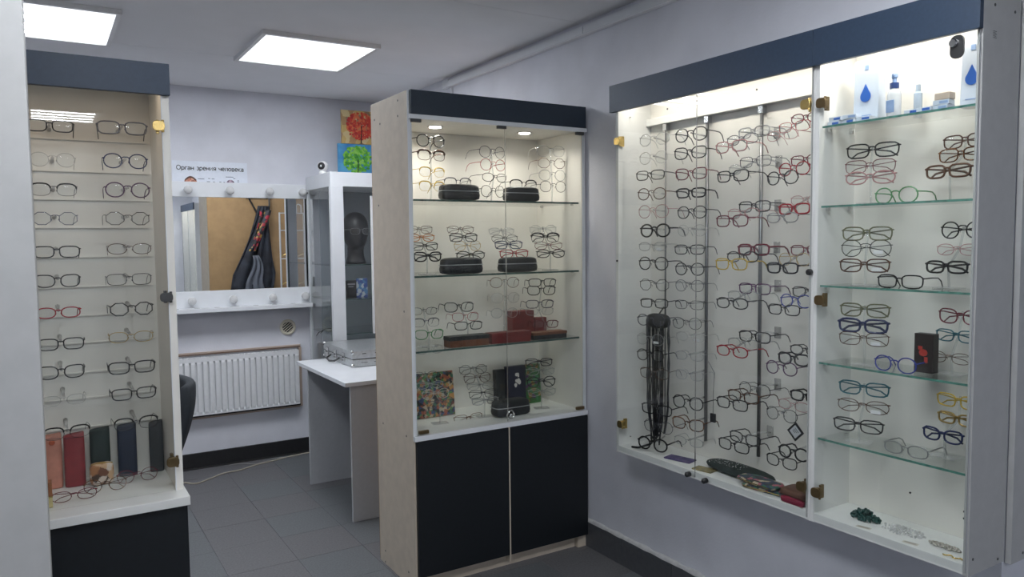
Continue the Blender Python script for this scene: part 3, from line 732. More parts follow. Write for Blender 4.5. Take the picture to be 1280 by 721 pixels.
cable('thin_cable', [(1.02, 5.31, .003), (1.10, 5.305, .003), (1.19, 5.238, .003), (1.33, 5.30, .003), (1.44, 5.272, .003), (1.56, 5.322, .003)], .0028, mat('grey_cable', (.30, .29, .28), .5), 'thin grey cable looping under the beige cable near the desk leg')

# ------------------------------------------------------------------ clothes on the back of the middle showcase (seen in the mirror)
JK = thing('hanging_jacket', (1.72, 3.36, 1.0), 'black and grey jacket with floral scarf on the middle showcase back', 'clothes')
def jk(u, v):
    z = 1.84 - v * .80; wd = .045 + .15 * min(1, v * 1.25) ** 1.4; x = 1.80 - .13 * v + (u - .5) * 2 * wd
    return (min(x, 1.90), 3.36 + .035 * math.sin(u * 3.14) + .016 * math.sin(u * 22 + v * 4) + .02 * v, z + .03 * math.sin(u * 13) * v)
o = MB().grid(jk, 28, 20).build('jacket', mat('dark_jacket_cloth', (.010, .010, .014), .8, scale=9, col2=(.035, .04, .055)), JK, smooth=True)
md = o.modifiers.new('thick', 'SOLIDIFY'); md.thickness = .008
def sc_(u, v):
    z = 1.80 - v * .38; x = 1.80 - .13 * v ** 1.3 + (u - .5) * (.10 - .05 * v)
    return (x, 3.43 + .012 * math.sin(u * 9 + v * 5), z)
o = MB().grid(sc_, 8, 20).build('scarf', patches('floral_cloth', [(.02, .02, .03), (.45, .03, .05), (.03, .03, .03), (.6, .4, .1), (.02, .02, .02)], 38), JK, smooth=True)
md = o.modifiers.new('thick', 'SOLIDIFY'); md.thickness = .005
for (xa_, xb_) in ((1.665, 1.745), (1.86, 1.85)): MB().tube([(xa_, 3.345, 1.93), (xb_, 3.37, 1.76)], .008, 6).build('strap', M_BLACK, JK)
bx('hook_rail', M_GUN, JK, 1.64, 1.88, 3.326, 3.345, 1.92, 1.94)
def sk(u, v):
    z = 1.38 - v * .34; x = 1.70 + .02 * math.sin(v * 6) + (u - .5) * (.05 + .13 * v)
    return (x, 3.435 + .012 * math.sin(u * 14), z)
o = MB().grid(sk, 18, 8).build('grey_lining', mat('grey_cloth', (.14, .15, .18), .9), JK, smooth=True)
md = o.modifiers.new('thick', 'SOLIDIFY'); md.thickness = .006

# ------------------------------------------------------------------ eyeglasses
GLASSES = [
[0.22,2.535,1.841,0.135,-3,"rect","grey",2,"open",0,0,"grey rectangular eyeglasses, topmost in right column of left showcase","eyeglasses pegged to the back of the left showcase"],
[0.225,2.535,1.745,0.12,-1,"round","navy",2,"open",0,0,"navy round eyeglasses, second in right column of left showcase","eyeglasses pegged to the back of the left showcase"],
[0.228,2.535,1.66,0.122,1,"round","purple",2,"open",0,0,"purple round eyeglasses, third in right column of left showcase","eyeglasses pegged to the back of the left showcase"],
[0.225,2.535,1.575,0.12,3,"hex","black",1,"open",0,0,"thin-rimmed black hexagonal eyeglasses, fourth in right column of left showcase","eyeglasses pegged to the back of the left showcase"],
[0.226,2.535,1.485,0.12,-2,"oval","brown",1,"open",0,0,"thin-rimmed brown oval eyeglasses, fifth in right column of left showcase","eyeglasses pegged to the back of the left showcase"],
[0.222,2.535,1.394,0.122,0,"rect","black",1,"open",0,0,"thin-rimmed black rectangular eyeglasses, sixth in right column of left showcase","eyeglasses pegged to the back of the left showcase"],
[0.225,2.535,1.305,0.119,2,"hex","black",2,"open",0,0,"black hexagonal eyeglasses, seventh in right column of left showcase","eyeglasses pegged to the back of the left showcase"],
[0.22,2.535,1.221,0.122,-3,"oval","gold",1,"open",0,0,"thin-rimmed gold oval eyeglasses, eighth in right column of left showcase","eyeglasses pegged to the back of the left showcase"],
[0.219,2.535,1.129,0.129,-1,"rect","black",2,"open",0,0,"black rectangular eyeglasses, ninth in right column of left showcase","eyeglasses pegged to the back of the left showcase"],
[0.222,2.535,1.049,0.124,1,"rect","black",2,"open",0,0,"black rectangular eyeglasses, tenth in right column of left showcase","eyeglasses pegged to the back of the left showcase"],
[0.225,2.535,0.958,0.122,3,"brow","black",1,"open",0,0,"thin-rimmed black browline eyeglasses, lowest in right column of left showcase","eyeglasses pegged to the back of the left showcase"],
[0.036,2.535,1.835,0.12,-3,"rect","black",2,"open",0,0,"black rectangular eyeglasses, topmost in left column of left showcase","eyeglasses pegged to the back of the left showcase"],
[0.04,2.535,1.741,0.114,-1,"round","clear",1,"open",0,0,"thin-rimmed clear round eyeglasses, second in left column of left showcase","eyeglasses pegged to the back of the left showcase"],
[0.039,2.535,1.656,0.117,1,"brow","black",1,"open",0,0,"thin-rimmed black browline eyeglasses, third in left column of left showcase","eyeglasses pegged to the back of the left showcase"],
[0.039,2.535,1.574,0.114,3,"hex","navy",1,"open",0,0,"thin-rimmed navy hexagonal eyeglasses, fourth in left column of left showcase","eyeglasses pegged to the back of the left showcase"],
[0.039,2.535,1.479,0.118,-2,"rect","black",2,"open",0,0,"black rectangular eyeglasses, fifth in left column of left showcase","eyeglasses pegged to the back of the left showcase"],
[0.038,2.535,1.396,0.114,0,"cat","black",2,"open",0,0,"black cat-eye eyeglasses, sixth in left column of left showcase","eyeglasses pegged to the back of the left showcase"],
[0.036,2.535,1.305,0.114,2,"oval","red",2,"open",0,0,"red oval eyeglasses, seventh in left column of left showcase","eyeglasses pegged to the back of the left showcase"],
[0.038,2.535,1.214,0.119,-3,"rect","black",2,"open",0,0,"black rectangular eyeglasses, eighth in left column of left showcase","eyeglasses pegged to the back of the left showcase"],
[0.036,2.535,1.133,0.119,-1,"cat","black",2,"open",0,0,"black cat-eye eyeglasses, ninth in left column of left showcase","eyeglasses pegged to the back of the left showcase"],
[0.039,2.535,1.051,0.114,1,"oval","clear",1,"open",0,0,"thin-rimmed clear oval eyeglasses, tenth in left column of left showcase","eyeglasses pegged to the back of the left showcase"],
[0.043,2.535,0.955,0.12,3,"brow","black",1,"open",0,0,"thin-rimmed black browline eyeglasses, lowest in left column of left showcase","eyeglasses pegged to the back of the left showcase"],
[0.052,2.448,0.793,0.114,0,"oval","burg",1,"fold",0,0,"thin-rimmed burgundy oval eyeglasses, on left showcase floor before the red case","eyeglasses lying on the left showcase floor"],
[0.133,2.504,0.793,0.114,0,"round","tort",1,"fold",0,0,"thin-rimmed tortoiseshell round eyeglasses, on left showcase floor before the patterned pouch","eyeglasses lying on the left showcase floor"],
[0.223,2.554,0.793,0.114,0,"round","burg",1,"fold",0,0,"thin-rimmed burgundy round eyeglasses, on left showcase floor before the navy case","eyeglasses lying on the left showcase floor"],
[1.475,3.05,1.936,0.148,7,"round","black",2,"open",0,0,"black round eyeglasses, topmost on leftmost stand of middle showcase top shelf","eyeglasses on the top glass shelf of the middle showcase"],
[1.478,3.05,1.873,0.148,9,"brow","brown",2,"open",0,0,"brown browline eyeglasses, second on leftmost stand of middle showcase top shelf","eyeglasses on the top glass shelf of the middle showcase"],
[1.48,3.05,1.8,0.139,11,"brow","yellow",1,"open",0,0,"thin-rimmed yellow browline eyeglasses, third on leftmost stand of middle showcase top shelf","eyeglasses on the top glass shelf of the middle showcase"],
[1.479,3.05,1.738,0.144,13,"brow","yellow",1,"open",0,0,"thin-rimmed yellow browline eyeglasses, lowest on leftmost stand of middle showcase top shelf","eyeglasses on the top glass shelf of the middle showcase"],
[1.787,3.05,1.903,0.15,7,"round","grey",1,"open",0,0,"thin-rimmed grey round eyeglasses, topmost on centre stand of middle showcase top shelf","eyeglasses on the top glass shelf of the middle showcase"],
[1.79,3.05,1.845,0.15,9,"round","red",1,"open",0,0,"thin-rimmed red round eyeglasses, second on centre stand of middle showcase top shelf","eyeglasses on the top glass shelf of the middle showcase"],
[1.798,3.05,1.787,0.15,11,"oval","black",1,"open",0,0,"thin-rimmed black oval eyeglasses, third on centre stand of middle showcase top shelf","eyeglasses on the top glass shelf of the middle showcase"],
[1.788,3.05,1.724,0.15,13,"round","black",1,"open",0,0,"thin-rimmed black round eyeglasses, lowest on centre stand of middle showcase top shelf","eyeglasses on the top glass shelf of the middle showcase"],
[2.113,3.05,1.924,0.15,-9,"avi","silver",1,"open",0,0,"thin-rimmed silver aviator eyeglasses, topmost on rightmost stand of middle showcase top shelf","eyeglasses on the top glass shelf of the middle showcase"],
[2.117,3.05,1.866,0.15,-7,"hex","brown",1,"open",0,0,"thin-rimmed brown hexagonal eyeglasses, second on rightmost stand of middle showcase top shelf","eyeglasses on the top glass shelf of the middle showcase"],
[2.121,3.05,1.809,0.15,-5,"round","silver",1,"open",0,0,"thin-rimmed silver round eyeglasses, third on rightmost stand of middle showcase top shelf","eyeglasses on the top glass shelf of the middle showcase"],
[2.125,3.05,1.755,0.15,-3,"round","black",1,"open",0,0,"thin-rimmed black round eyeglasses, lowest on rightmost stand of middle showcase top shelf","eyeglasses on the top glass shelf of the middle showcase"],
[1.59,3.02,1.756,0.136,0,"brow","grey",1,"open",0,0,"thin grey browline eyeglasses standing behind the left black case, middle showcase top shelf","eyeglasses on the top glass shelf of the middle showcase"],
[1.936,3.02,1.756,0.15,0,"brow","black",1,"open",0,0,"thin black browline eyeglasses standing behind the right black case, middle showcase top shelf","eyeglasses on the top glass shelf of the middle showcase"],
[1.41,3.05,1.548,0.121,-11,"rect","brown",1,"fold",0,0,"thin-rimmed brown rectangular eyeglasses, topmost on leftmost stand of middle showcase second shelf","eyeglasses on the second glass shelf of the middle showcase"],
[1.42,3.05,1.513,0.123,-9,"oval","orange",2,"fold",0,0,"orange oval eyeglasses, second on leftmost stand of middle showcase second shelf","eyeglasses on the second glass shelf of the middle showcase"],
[1.435,3.05,1.475,0.125,-7,"rect","black",2,"fold",0,0,"black rectangular eyeglasses, third on leftmost stand of middle showcase second shelf","eyeglasses on the second glass shelf of the middle showcase"],
[1.45,3.05,1.429,0.131,-5,"cat","black",3,"fold",0,0,"thick-rimmed black cat-eye eyeglasses, lowest on leftmost stand of middle showcase second shelf","eyeglasses on the second glass shelf of the middle showcase"],
[1.615,3.05,1.548,0.128,-11,"oval","brown",1,"fold",0,0,"thin-rimmed brown oval eyeglasses, topmost on stand behind left case, middle showcase second shelf","eyeglasses on the second glass shelf of the middle showcase"],
[1.63,3.05,1.512,0.134,-9,"rect","black",2,"fold",0,0,"black rectangular eyeglasses, second on stand behind left case, middle showcase second shelf","eyeglasses on the second glass shelf of the middle showcase"],
[1.65,3.05,1.475,0.132,-7,"round","gold",1,"fold",0,0,"thin-rimmed gold round eyeglasses, third on stand behind left case, middle showcase second shelf","eyeglasses on the second glass shelf of the middle showcase"],
[1.666,3.05,1.431,0.143,-5,"oval","black",2,"fold",0,0,"black oval eyeglasses, lowest on stand behind left case, middle showcase second shelf","eyeglasses on the second glass shelf of the middle showcase"],
[1.829,3.05,1.54,0.121,-21,"oval","silver",1,"fold",0,0,"thin-rimmed silver oval eyeglasses, topmost on stand behind right case, middle showcase second shelf","eyeglasses on the second glass shelf of the middle showcase"],
[1.846,3.05,1.506,0.126,-19,"oval","black",1,"fold",0,0,"thin-rimmed black oval eyeglasses, second on stand behind right case, middle showcase second shelf","eyeglasses on the second glass shelf of the middle showcase"],
[1.868,3.05,1.476,0.135,-17,"rect","navy",2,"fold",0,0,"navy rectangular eyeglasses, third on stand behind right case, middle showcase second shelf","eyeglasses on the second glass shelf of the middle showcase"],
[1.898,3.05,1.434,0.142,-15,"rect","red",2,"fold",0,0,"red rectangular eyeglasses, lowest on stand behind right case, middle showcase second shelf","eyeglasses on the second glass shelf of the middle showcase"],
[2.063,3.05,1.547,0.134,-21,"hex","silver",1,"fold",0,0,"thin-rimmed silver hexagonal eyeglasses, topmost on rightmost stand of middle showcase second shelf","eyeglasses on the second glass shelf of the middle showcase"],
[2.076,3.05,1.508,0.144,-19,"brow","black",2,"fold",0,0,"black browline eyeglasses, second on rightmost stand of middle showcase second shelf","eyeglasses on the second glass shelf of the middle showcase"],
[2.095,3.05,1.47,0.142,-17,"oval","burg",1,"fold",0,0,"thin-rimmed burgundy oval eyeglasses, third on rightmost stand of middle showcase second shelf","eyeglasses on the second glass shelf of the middle showcase"],
[2.108,3.05,1.431,0.148,-15,"oval","black",2,"fold",0,0,"black oval eyeglasses, lowest on rightmost stand of middle showcase second shelf","eyeglasses on the second glass shelf of the middle showcase"],
[1.426,3.05,1.19,0.123,-11,"oval","black",1,"open",0,0,"thin-rimmed black oval eyeglasses, topmost on leftmost stand of middle showcase third shelf","eyeglasses on the third glass shelf of the middle showcase"],
[1.436,3.05,1.139,0.124,-9,"brow","grey",1,"open",0,0,"thin-rimmed grey browline eyeglasses, second on leftmost stand of middle showcase third shelf","eyeglasses on the third glass shelf of the middle showcase"],
[1.451,3.05,1.085,0.134,-7,"cat","green",2,"open",0,0,"green cat-eye eyeglasses, third on leftmost stand of middle showcase third shelf","eyeglasses on the third glass shelf of the middle showcase"],
[1.45,3.05,1.017,0.135,-5,"oval","silver",1,"open",0,0,"thin-rimmed silver oval eyeglasses, lowest on leftmost stand of middle showcase third shelf","eyeglasses on the third glass shelf of the middle showcase"],
[1.601,3.05,1.198,0.14,-11,"cat","black",2,"open",0,0,"black cat-eye eyeglasses, topmost on stand above dark box, middle showcase third shelf","eyeglasses on the third glass shelf of the middle showcase"],
[1.633,3.05,1.152,0.127,-9,"cat","red",1,"open",0,0,"thin-rimmed red cat-eye eyeglasses, second on stand above dark box, middle showcase third shelf","eyeglasses on the third glass shelf of the middle showcase"],
[1.649,3.05,1.111,0.137,-7,"rect","black",2,"open",0,0,"black rectangular eyeglasses, lowest on stand above dark box, middle showcase third shelf","eyeglasses on the third glass shelf of the middle showcase"],
[1.843,3.05,1.301,0.141,-21,"round","tort",1,"open",0,0,"thin-rimmed tortoiseshell round eyeglasses, topmost on tall centre stand of middle showcase third shelf","eyeglasses on the third glass shelf of the middle showcase"],
[1.847,3.05,1.229,0.138,-19,"round","clear",1,"open",0,0,"thin-rimmed clear round eyeglasses, second on tall centre stand of middle showcase third shelf","eyeglasses on the third glass shelf of the middle showcase"],
[1.841,3.05,1.158,0.132,-17,"round","silver",1,"open",0,0,"thin-rimmed silver round eyeglasses, lowest on tall centre stand of middle showcase third shelf","eyeglasses on the third glass shelf of the middle showcase"],
[2.056,3.05,1.292,0.138,-21,"rect","black",2,"open",0,0,"black rectangular eyeglasses, topmost on stand before red boxes, middle showcase third shelf","eyeglasses on the third glass shelf of the middle showcase"],
[2.051,3.05,1.254,0.143,-19,"cat","black",2,"open",0,0,"black cat-eye eyeglasses, second on stand before red boxes, middle showcase third shelf","eyeglasses on the third glass shelf of the middle showcase"],
[2.041,3.05,1.189,0.141,-17,"rect","grey",2,"open",0,0,"grey rectangular eyeglasses, third on stand before red boxes, middle showcase third shelf","eyeglasses on the third glass shelf of the middle showcase"],
[2.04,3.05,1.154,0.143,-15,"oval","silver",1,"open",0,0,"thin-rimmed silver oval eyeglasses, fourth on stand before red boxes, middle showcase third shelf","eyeglasses on the third glass shelf of the middle showcase"],
[2.072,3.05,1.089,0.132,-20,"rect","burg",2,"open",0,0,"burgundy rectangular eyeglasses, lowest on stand before red boxes, middle showcase third shelf","eyeglasses on the third glass shelf of the middle showcase"],
[1.428,3.05,0.905,0.116,-11,"oval","black",1,"fold",0,0,"thin-rimmed black oval eyeglasses, topmost on stand before the collage picture, middle showcase floor","eyeglasses on the floor of the middle showcase"],
[1.45,3.05,0.859,0.125,-9,"oval","silver",1,"fold",0,0,"thin-rimmed silver oval eyeglasses, second on stand before the collage picture, middle showcase floor","eyeglasses on the floor of the middle showcase"],
[1.477,3.05,0.816,0.128,-7,"round","clear",1,"fold",0,0,"thin-rimmed clear round eyeglasses, third on stand before the collage picture, middle showcase floor","eyeglasses on the floor of the middle showcase"],
[1.5,3.05,0.774,0.13,-5,"round","grey",1,"fold",0,0,"thin-rimmed grey round eyeglasses, lowest on stand before the collage picture, middle showcase floor","eyeglasses on the floor of the middle showcase"],
[1.67,3.05,0.906,0.135,-11,"hex","black",1,"fold",0,0,"thin-rimmed black hexagonal eyeglasses, topmost on second stand from left, middle showcase floor","eyeglasses on the floor of the middle showcase"],
[1.691,3.05,0.866,0.133,-9,"round","brown",1,"fold",0,0,"thin-rimmed brown round eyeglasses, second on second stand from left, middle showcase floor","eyeglasses on the floor of the middle showcase"],
[1.707,3.05,0.827,0.135,-7,"oval","silver",1,"fold",0,0,"thin-rimmed silver oval eyeglasses, third on second stand from left, middle showcase floor","eyeglasses on the floor of the middle showcase"],
[1.719,3.05,0.788,0.138,-5,"rect","black",1,"fold",0,0,"thin-rimmed black rectangular eyeglasses, fourth on second stand from left, middle showcase floor","eyeglasses on the floor of the middle showcase"],
[1.732,3.05,0.753,0.134,-10,"oval","silver",2,"fold",0,0,"silver oval eyeglasses, lowest on second stand from left, middle showcase floor","eyeglasses on the floor of the middle showcase"],
[2.033,3.05,0.905,0.135,-21,"rect","black",2,"fold",0,0,"black rectangular eyeglasses, topmost on rightmost stand of middle showcase floor","eyeglasses on the floor of the middle showcase"],
[2.042,3.05,0.861,0.144,-19,"oval","silver",1,"fold",0,0,"thin-rimmed silver oval eyeglasses, second on rightmost stand of middle showcase floor","eyeglasses on the floor of the middle showcase"],
[2.046,3.05,0.809,0.146,-17,"round","black",2,"fold",0,0,"black round eyeglasses, third on rightmost stand of middle showcase floor","eyeglasses on the floor of the middle showcase"],
[2.05,3.05,0.758,0.144,-15,"oval","silver",1,"fold",0,0,"thin-rimmed silver oval eyeglasses, lowest on rightmost stand of middle showcase floor","eyeglasses on the floor of the middle showcase"],
[1.65,3.065,0.678,0.149,0,"rect","tort",1,"fold",0,0,"thin-rimmed tortoiseshell rectangular eyeglasses, on middle showcase floor beside the clear stand base","eyeglasses on the floor of the middle showcase"],
[1.899,3.074,0.678,0.15,0,"rect","teal",2,"fold",0,0,"teal rectangular eyeglasses, on middle showcase floor before the black case","eyeglasses on the floor of the middle showcase"],
[2.078,2.29,1.89,0.146,-79,"hex","silver",1,"open",0,0,"thin-rimmed silver hexagonal eyeglasses, topmost in leftmost column of wide wall showcase","eyeglasses pegged along the rods of the wide wall showcase"],
[2.078,2.294,1.819,0.136,-77,"round","clear",1,"open",0,0,"thin-rimmed clear round eyeglasses, second in leftmost column of wide wall showcase","eyeglasses pegged along the rods of the wide wall showcase"],
[2.078,2.313,1.751,0.134,-75,"rect","black",2,"open",0,0,"black rectangular eyeglasses, third in leftmost column of wide wall showcase","eyeglasses pegged along the rods of the wide wall showcase"],
[2.078,2.303,1.677,0.131,-73,"round","brown",2,"open",0,0,"brown round eyeglasses, fourth in leftmost column of wide wall showcase","eyeglasses pegged along the rods of the wide wall showcase"],
[2.078,2.294,1.607,0.147,-78,"round","pink",1,"open",0,0,"thin-rimmed pink round eyeglasses, fifth in leftmost column of wide wall showcase","eyeglasses pegged along the rods of the wide wall showcase"],
[2.078,2.284,1.531,0.142,-76,"round","black",3,"open",0,0,"thick-rimmed black round eyeglasses, sixth in leftmost column of wide wall showcase","eyeglasses pegged along the rods of the wide wall showcase"],
[2.078,2.298,1.467,0.13,-74,"oval","silver",1,"open",0,0,"thin-rimmed silver oval eyeglasses, seventh in leftmost column of wide wall showcase","eyeglasses pegged along the rods of the wide wall showcase"],
[2.078,2.294,1.4,0.145,-79,"round","black",2,"open",0,0,"black round eyeglasses, eighth in leftmost column of wide wall showcase","eyeglasses pegged along the rods of the wide wall showcase"],
[2.078,2.289,1.314,0.141,-77,"hex","black",1,"open",0,0,"thin-rimmed black hexagonal eyeglasses, ninth in leftmost column of wide wall showcase","eyeglasses pegged along the rods of the wide wall showcase"],
[2.078,2.289,1.24,0.131,-75,"rect","black",2,"open",0,0,"black rectangular eyeglasses, tenth in leftmost column of wide wall showcase","eyeglasses pegged along the rods of the wide wall showcase"],
[2.078,2.307,1.171,0.129,-73,"round","grey",2,"open",0,0,"grey round eyeglasses, eleventh in leftmost column of wide wall showcase","eyeglasses pegged along the rods of the wide wall showcase"],
[2.078,2.312,1.093,0.133,-78,"round","silver",1,"open",0,0,"thin-rimmed silver round eyeglasses, twelfth in leftmost column of wide wall showcase","eyeglasses pegged along the rods of the wide wall showcase"],
[2.078,2.312,1.028,0.13,-76,"round","black",2,"open",0,0,"black round eyeglasses, thirteenth in leftmost column of wide wall showcase","eyeglasses pegged along the rods of the wide wall showcase"],
[2.078,2.288,0.956,0.133,-74,"cat","brown",1,"open",0,0,"thin-rimmed brown cat-eye eyeglasses, fourteenth in leftmost column of wide wall showcase","eyeglasses pegged along the rods of the wide wall showcase"],
[2.078,2.274,0.812,0.15,-79,"rect","black",2,"open",0,0,"black rectangular eyeglasses, fifteenth in leftmost column of wide wall showcase","eyeglasses pegged along the rods of the wide wall showcase"],
[2.078,2.264,0.745,0.139,-77,"round","grey",1,"open",0,0,"thin-rimmed grey round eyeglasses, sixteenth in leftmost column of wide wall showcase","eyeglasses pegged along the rods of the wide wall showcase"],
[2.078,2.297,0.666,0.142,-75,"round","black",3,"open",0,0,"thick-rimmed black round eyeglasses, lowest in leftmost column of wide wall showcase","eyeglasses pegged along the rods of the wide wall showcase"],
[2.078,2.089,1.885,0.143,-79,"round","black",2,"open",0,0,"black round eyeglasses, topmost in second column of wide wall showcase","eyeglasses pegged along the rods of the wide wall showcase"],
[2.078,2.093,1.817,0.14,-77,"cat","black",2,"open",0,0,"black cat-eye eyeglasses, second in second column of wide wall showcase","eyeglasses pegged along the rods of the wide wall showcase"],
[2.078,2.088,1.739,0.134,-75,"cat","burg",2,"open",0,0,"burgundy cat-eye eyeglasses, third in second column of wide wall showcase","eyeglasses pegged along the rods of the wide wall showcase"],
[2.078,2.088,1.668,0.125,-73,"rect","black",3,"open",0,0,"thick-rimmed black rectangular eyeglasses, fourth in second column of wide wall showcase","eyeglasses pegged along the rods of the wide wall showcase"],
[2.078,2.083,1.596,0.129,-78,"round","black",2,"open",0,0,"black round eyeglasses, fifth in second column of wide wall showcase","eyeglasses pegged along the rods of the wide wall showcase"],
[2.078,2.083,1.528,0.123,-76,"round","clear",1,"open",0,0,"thin-rimmed clear round eyeglasses, sixth in second column of wide wall showcase","eyeglasses pegged along the rods of the wide wall showcase"],
[2.078,2.095,1.456,0.128,-74,"rect","black",2,"open",0,0,"black rectangular eyeglasses, seventh in second column of wide wall showcase","eyeglasses pegged along the rods of the wide wall showcase"],
[2.078,2.094,1.383,0.131,-79,"round","black",2,"open",0,0,"black round eyeglasses, eighth in second column of wide wall showcase","eyeglasses pegged along the rods of the wide wall showcase"],
[2.078,2.094,1.32,0.125,-77,"round","grey",1,"open",0,0,"thin-rimmed grey round eyeglasses, ninth in second column of wide wall showcase","eyeglasses pegged along the rods of the wide wall showcase"],
[2.078,2.094,1.247,0.123,-75,"rect","black",1,"open",0,0,"thin-rimmed black rectangular eyeglasses, tenth in second column of wide wall showcase","eyeglasses pegged along the rods of the wide wall showcase"],
[2.078,2.106,1.176,0.124,-73,"round","black",1,"open",0,0,"thin-rimmed black round eyeglasses, eleventh in second column of wide wall showcase","eyeglasses pegged along the rods of the wide wall showcase"],
[2.078,2.089,1.126,0.127,-78,"oval","clear",1,"open",0,0,"thin-rimmed clear oval eyeglasses, twelfth in second column of wide wall showcase","eyeglasses pegged along the rods of the wide wall showcase"],
[2.078,2.093,1.052,0.124,-76,"oval","silver",1,"open",0,0,"thin-rimmed silver oval eyeglasses, thirteenth in second column of wide wall showcase","eyeglasses pegged along the rods of the wide wall showcase"],
[2.078,2.092,0.978,0.118,-74,"cat","silver",1,"open",0,0,"thin-rimmed silver cat-eye eyeglasses, fourteenth in second column of wide wall showcase","eyeglasses pegged along the rods of the wide wall showcase"],
[2.078,2.1,0.872,0.139,-79,"round","black",2,"open",0,0,"black round eyeglasses, fifteenth in second column of wide wall showcase","eyeglasses pegged along the rods of the wide wall showcase"],
[2.078,2.099,0.788,0.142,-77,"cat","tort",2,"open",0,0,"tortoiseshell cat-eye eyeglasses, sixteenth in second column of wide wall showcase","eyeglasses pegged along the rods of the wide wall showcase"],
[2.078,2.095,0.721,0.126,-75,"oval","silver",1,"open",0,0,"thin-rimmed silver oval eyeglasses, lowest in second column of wide wall showcase","eyeglasses pegged along the rods of the wide wall showcase"],
[2.066,1.884,1.817,0.14,-88,"rect","pink",2,"open",0,0,"pink rectangular eyeglasses, front of the topmost trio in third column, wide wall showcase","eyeglasses fanned out in threes in the wide wall showcase"],
[2.078,1.845,1.838,0.136,-88,"oval","grey",1,"open",0,0,"thin-rimmed grey oval eyeglasses, middle of the topmost trio in third column, wide wall showcase","eyeglasses fanned out in threes in the wide wall showcase"],
[2.09,1.806,1.859,0.132,-88,"rect","silver",2,"open",0,0,"silver rectangular eyeglasses, rear of the topmost trio in third column, wide wall showcase","eyeglasses fanned out in threes in the wide wall showcase"],
[2.066,1.876,1.714,0.14,-88,"rect","black",2,"open",0,0,"black rectangular eyeglasses, front of the second trio in third column, wide wall showcase","eyeglasses fanned out in threes in the wide wall showcase"],
[2.078,1.836,1.736,0.136,-88,"oval","silver",1,"open",0,0,"thin-rimmed silver oval eyeglasses, middle of the second trio in third column, wide wall showcase","eyeglasses fanned out in threes in the wide wall showcase"],
[2.09,1.798,1.758,0.133,-88,"rect","grey",1,"open",0,0,"thin-rimmed grey rectangular eyeglasses, rear of the second trio in third column, wide wall showcase","eyeglasses fanned out in threes in the wide wall showcase"],
[2.066,1.878,1.558,0.142,-88,"rect","burg",2,"open",0,0,"burgundy rectangular eyeglasses, front of the third trio in third column, wide wall showcase","eyeglasses fanned out in threes in the wide wall showcase"],
[2.078,1.838,1.582,0.138,-88,"oval","pink",1,"open",0,0,"thin-rimmed pink oval eyeglasses, middle of the third trio in third column, wide wall showcase","eyeglasses fanned out in threes in the wide wall showcase"],
[2.09,1.8,1.605,0.134,-88,"rect","black",2,"open",0,0,"black rectangular eyeglasses, rear of the third trio in third column, wide wall showcase","eyeglasses fanned out in threes in the wide wall showcase"],
[2.066,1.88,1.406,0.142,-88,"rect","yellow",2,"open",0,0,"yellow rectangular eyeglasses, front of the fourth trio in third column, wide wall showcase","eyeglasses fanned out in threes in the wide wall showcase"],
[2.078,1.84,1.432,0.138,-88,"oval","black",2,"open",0,0,"black oval eyeglasses, middle of the fourth trio in third column, wide wall showcase","eyeglasses fanned out in threes in the wide wall showcase"],
[2.09,1.802,1.457,0.135,-88,"rect","burg",3,"open",0,0,"thick-rimmed burgundy rectangular eyeglasses, rear of the fourth trio in third column, wide wall showcase","eyeglasses fanned out in threes in the wide wall showcase"],
[2.066,1.875,1.268,0.142,-88,"oval","black",2,"open",0,0,"black oval eyeglasses, front of the fifth trio in third column, wide wall showcase","eyeglasses fanned out in threes in the wide wall showcase"],
[2.078,1.835,1.295,0.138,-88,"oval","silver",1,"open",0,0,"thin-rimmed silver oval eyeglasses, middle of the fifth trio in third column, wide wall showcase","eyeglasses fanned out in threes in the wide wall showcase"],
[2.09,1.796,1.322,0.135,-88,"rect","purple",2,"open",0,0,"purple rectangular eyeglasses, rear of the fifth trio in third column, wide wall showcase","eyeglasses fanned out in threes in the wide wall showcase"],
[2.066,1.873,1.097,0.141,-88,"oval","red",2,"open",0,0,"red oval eyeglasses, front of the sixth trio in third column, wide wall showcase","eyeglasses fanned out in threes in the wide wall showcase"],
[2.078,1.833,1.127,0.138,-88,"oval","silver",1,"open",0,0,"thin-rimmed silver oval eyeglasses, middle of the sixth trio in third column, wide wall showcase","eyeglasses fanned out in threes in the wide wall showcase"],
[2.09,1.794,1.155,0.135,-88,"rect","black",2,"open",0,0,"black rectangular eyeglasses, rear of the sixth trio in third column, wide wall showcase","eyeglasses fanned out in threes in the wide wall showcase"],
[2.066,1.871,0.909,0.14,-88,"rect","black",2,"open",0,0,"black rectangular eyeglasses, front of the seventh trio in third column, wide wall showcase","eyeglasses fanned out in threes in the wide wall showcase"],
[2.078,1.831,0.94,0.137,-88,"rect","brown",2,"open",0,0,"brown rectangular eyeglasses, middle of the seventh trio in third column, wide wall showcase","eyeglasses fanned out in threes in the wide wall showcase"],
[2.09,1.792,0.97,0.134,-88,"round","black",1,"open",0,0,"thin-rimmed black round eyeglasses, rear of the seventh trio in third column, wide wall showcase","eyeglasses fanned out in threes in the wide wall showcase"],
[2.066,1.862,0.76,0.138,-88,"rect","black",2,"open",0,0,"black rectangular eyeglasses, front of the lowest pair in third column, wide wall showcase","eyeglasses fanned out in threes in the wide wall showcase"],
[2.078,1.822,0.793,0.135,-88,"rect","black",2,"open",0,0,"black rectangular eyeglasses, middle of the lowest pair in third column, wide wall showcase","eyeglasses fanned out in threes in the wide wall showcase"],
[2.066,1.667,1.83,0.121,-88,"oval","pink",1,"open",0,0,"thin-rimmed pink oval eyeglasses, front of the topmost trio beside the wall showcase divider","eyeglasses fanned out in threes in the wide wall showcase"],
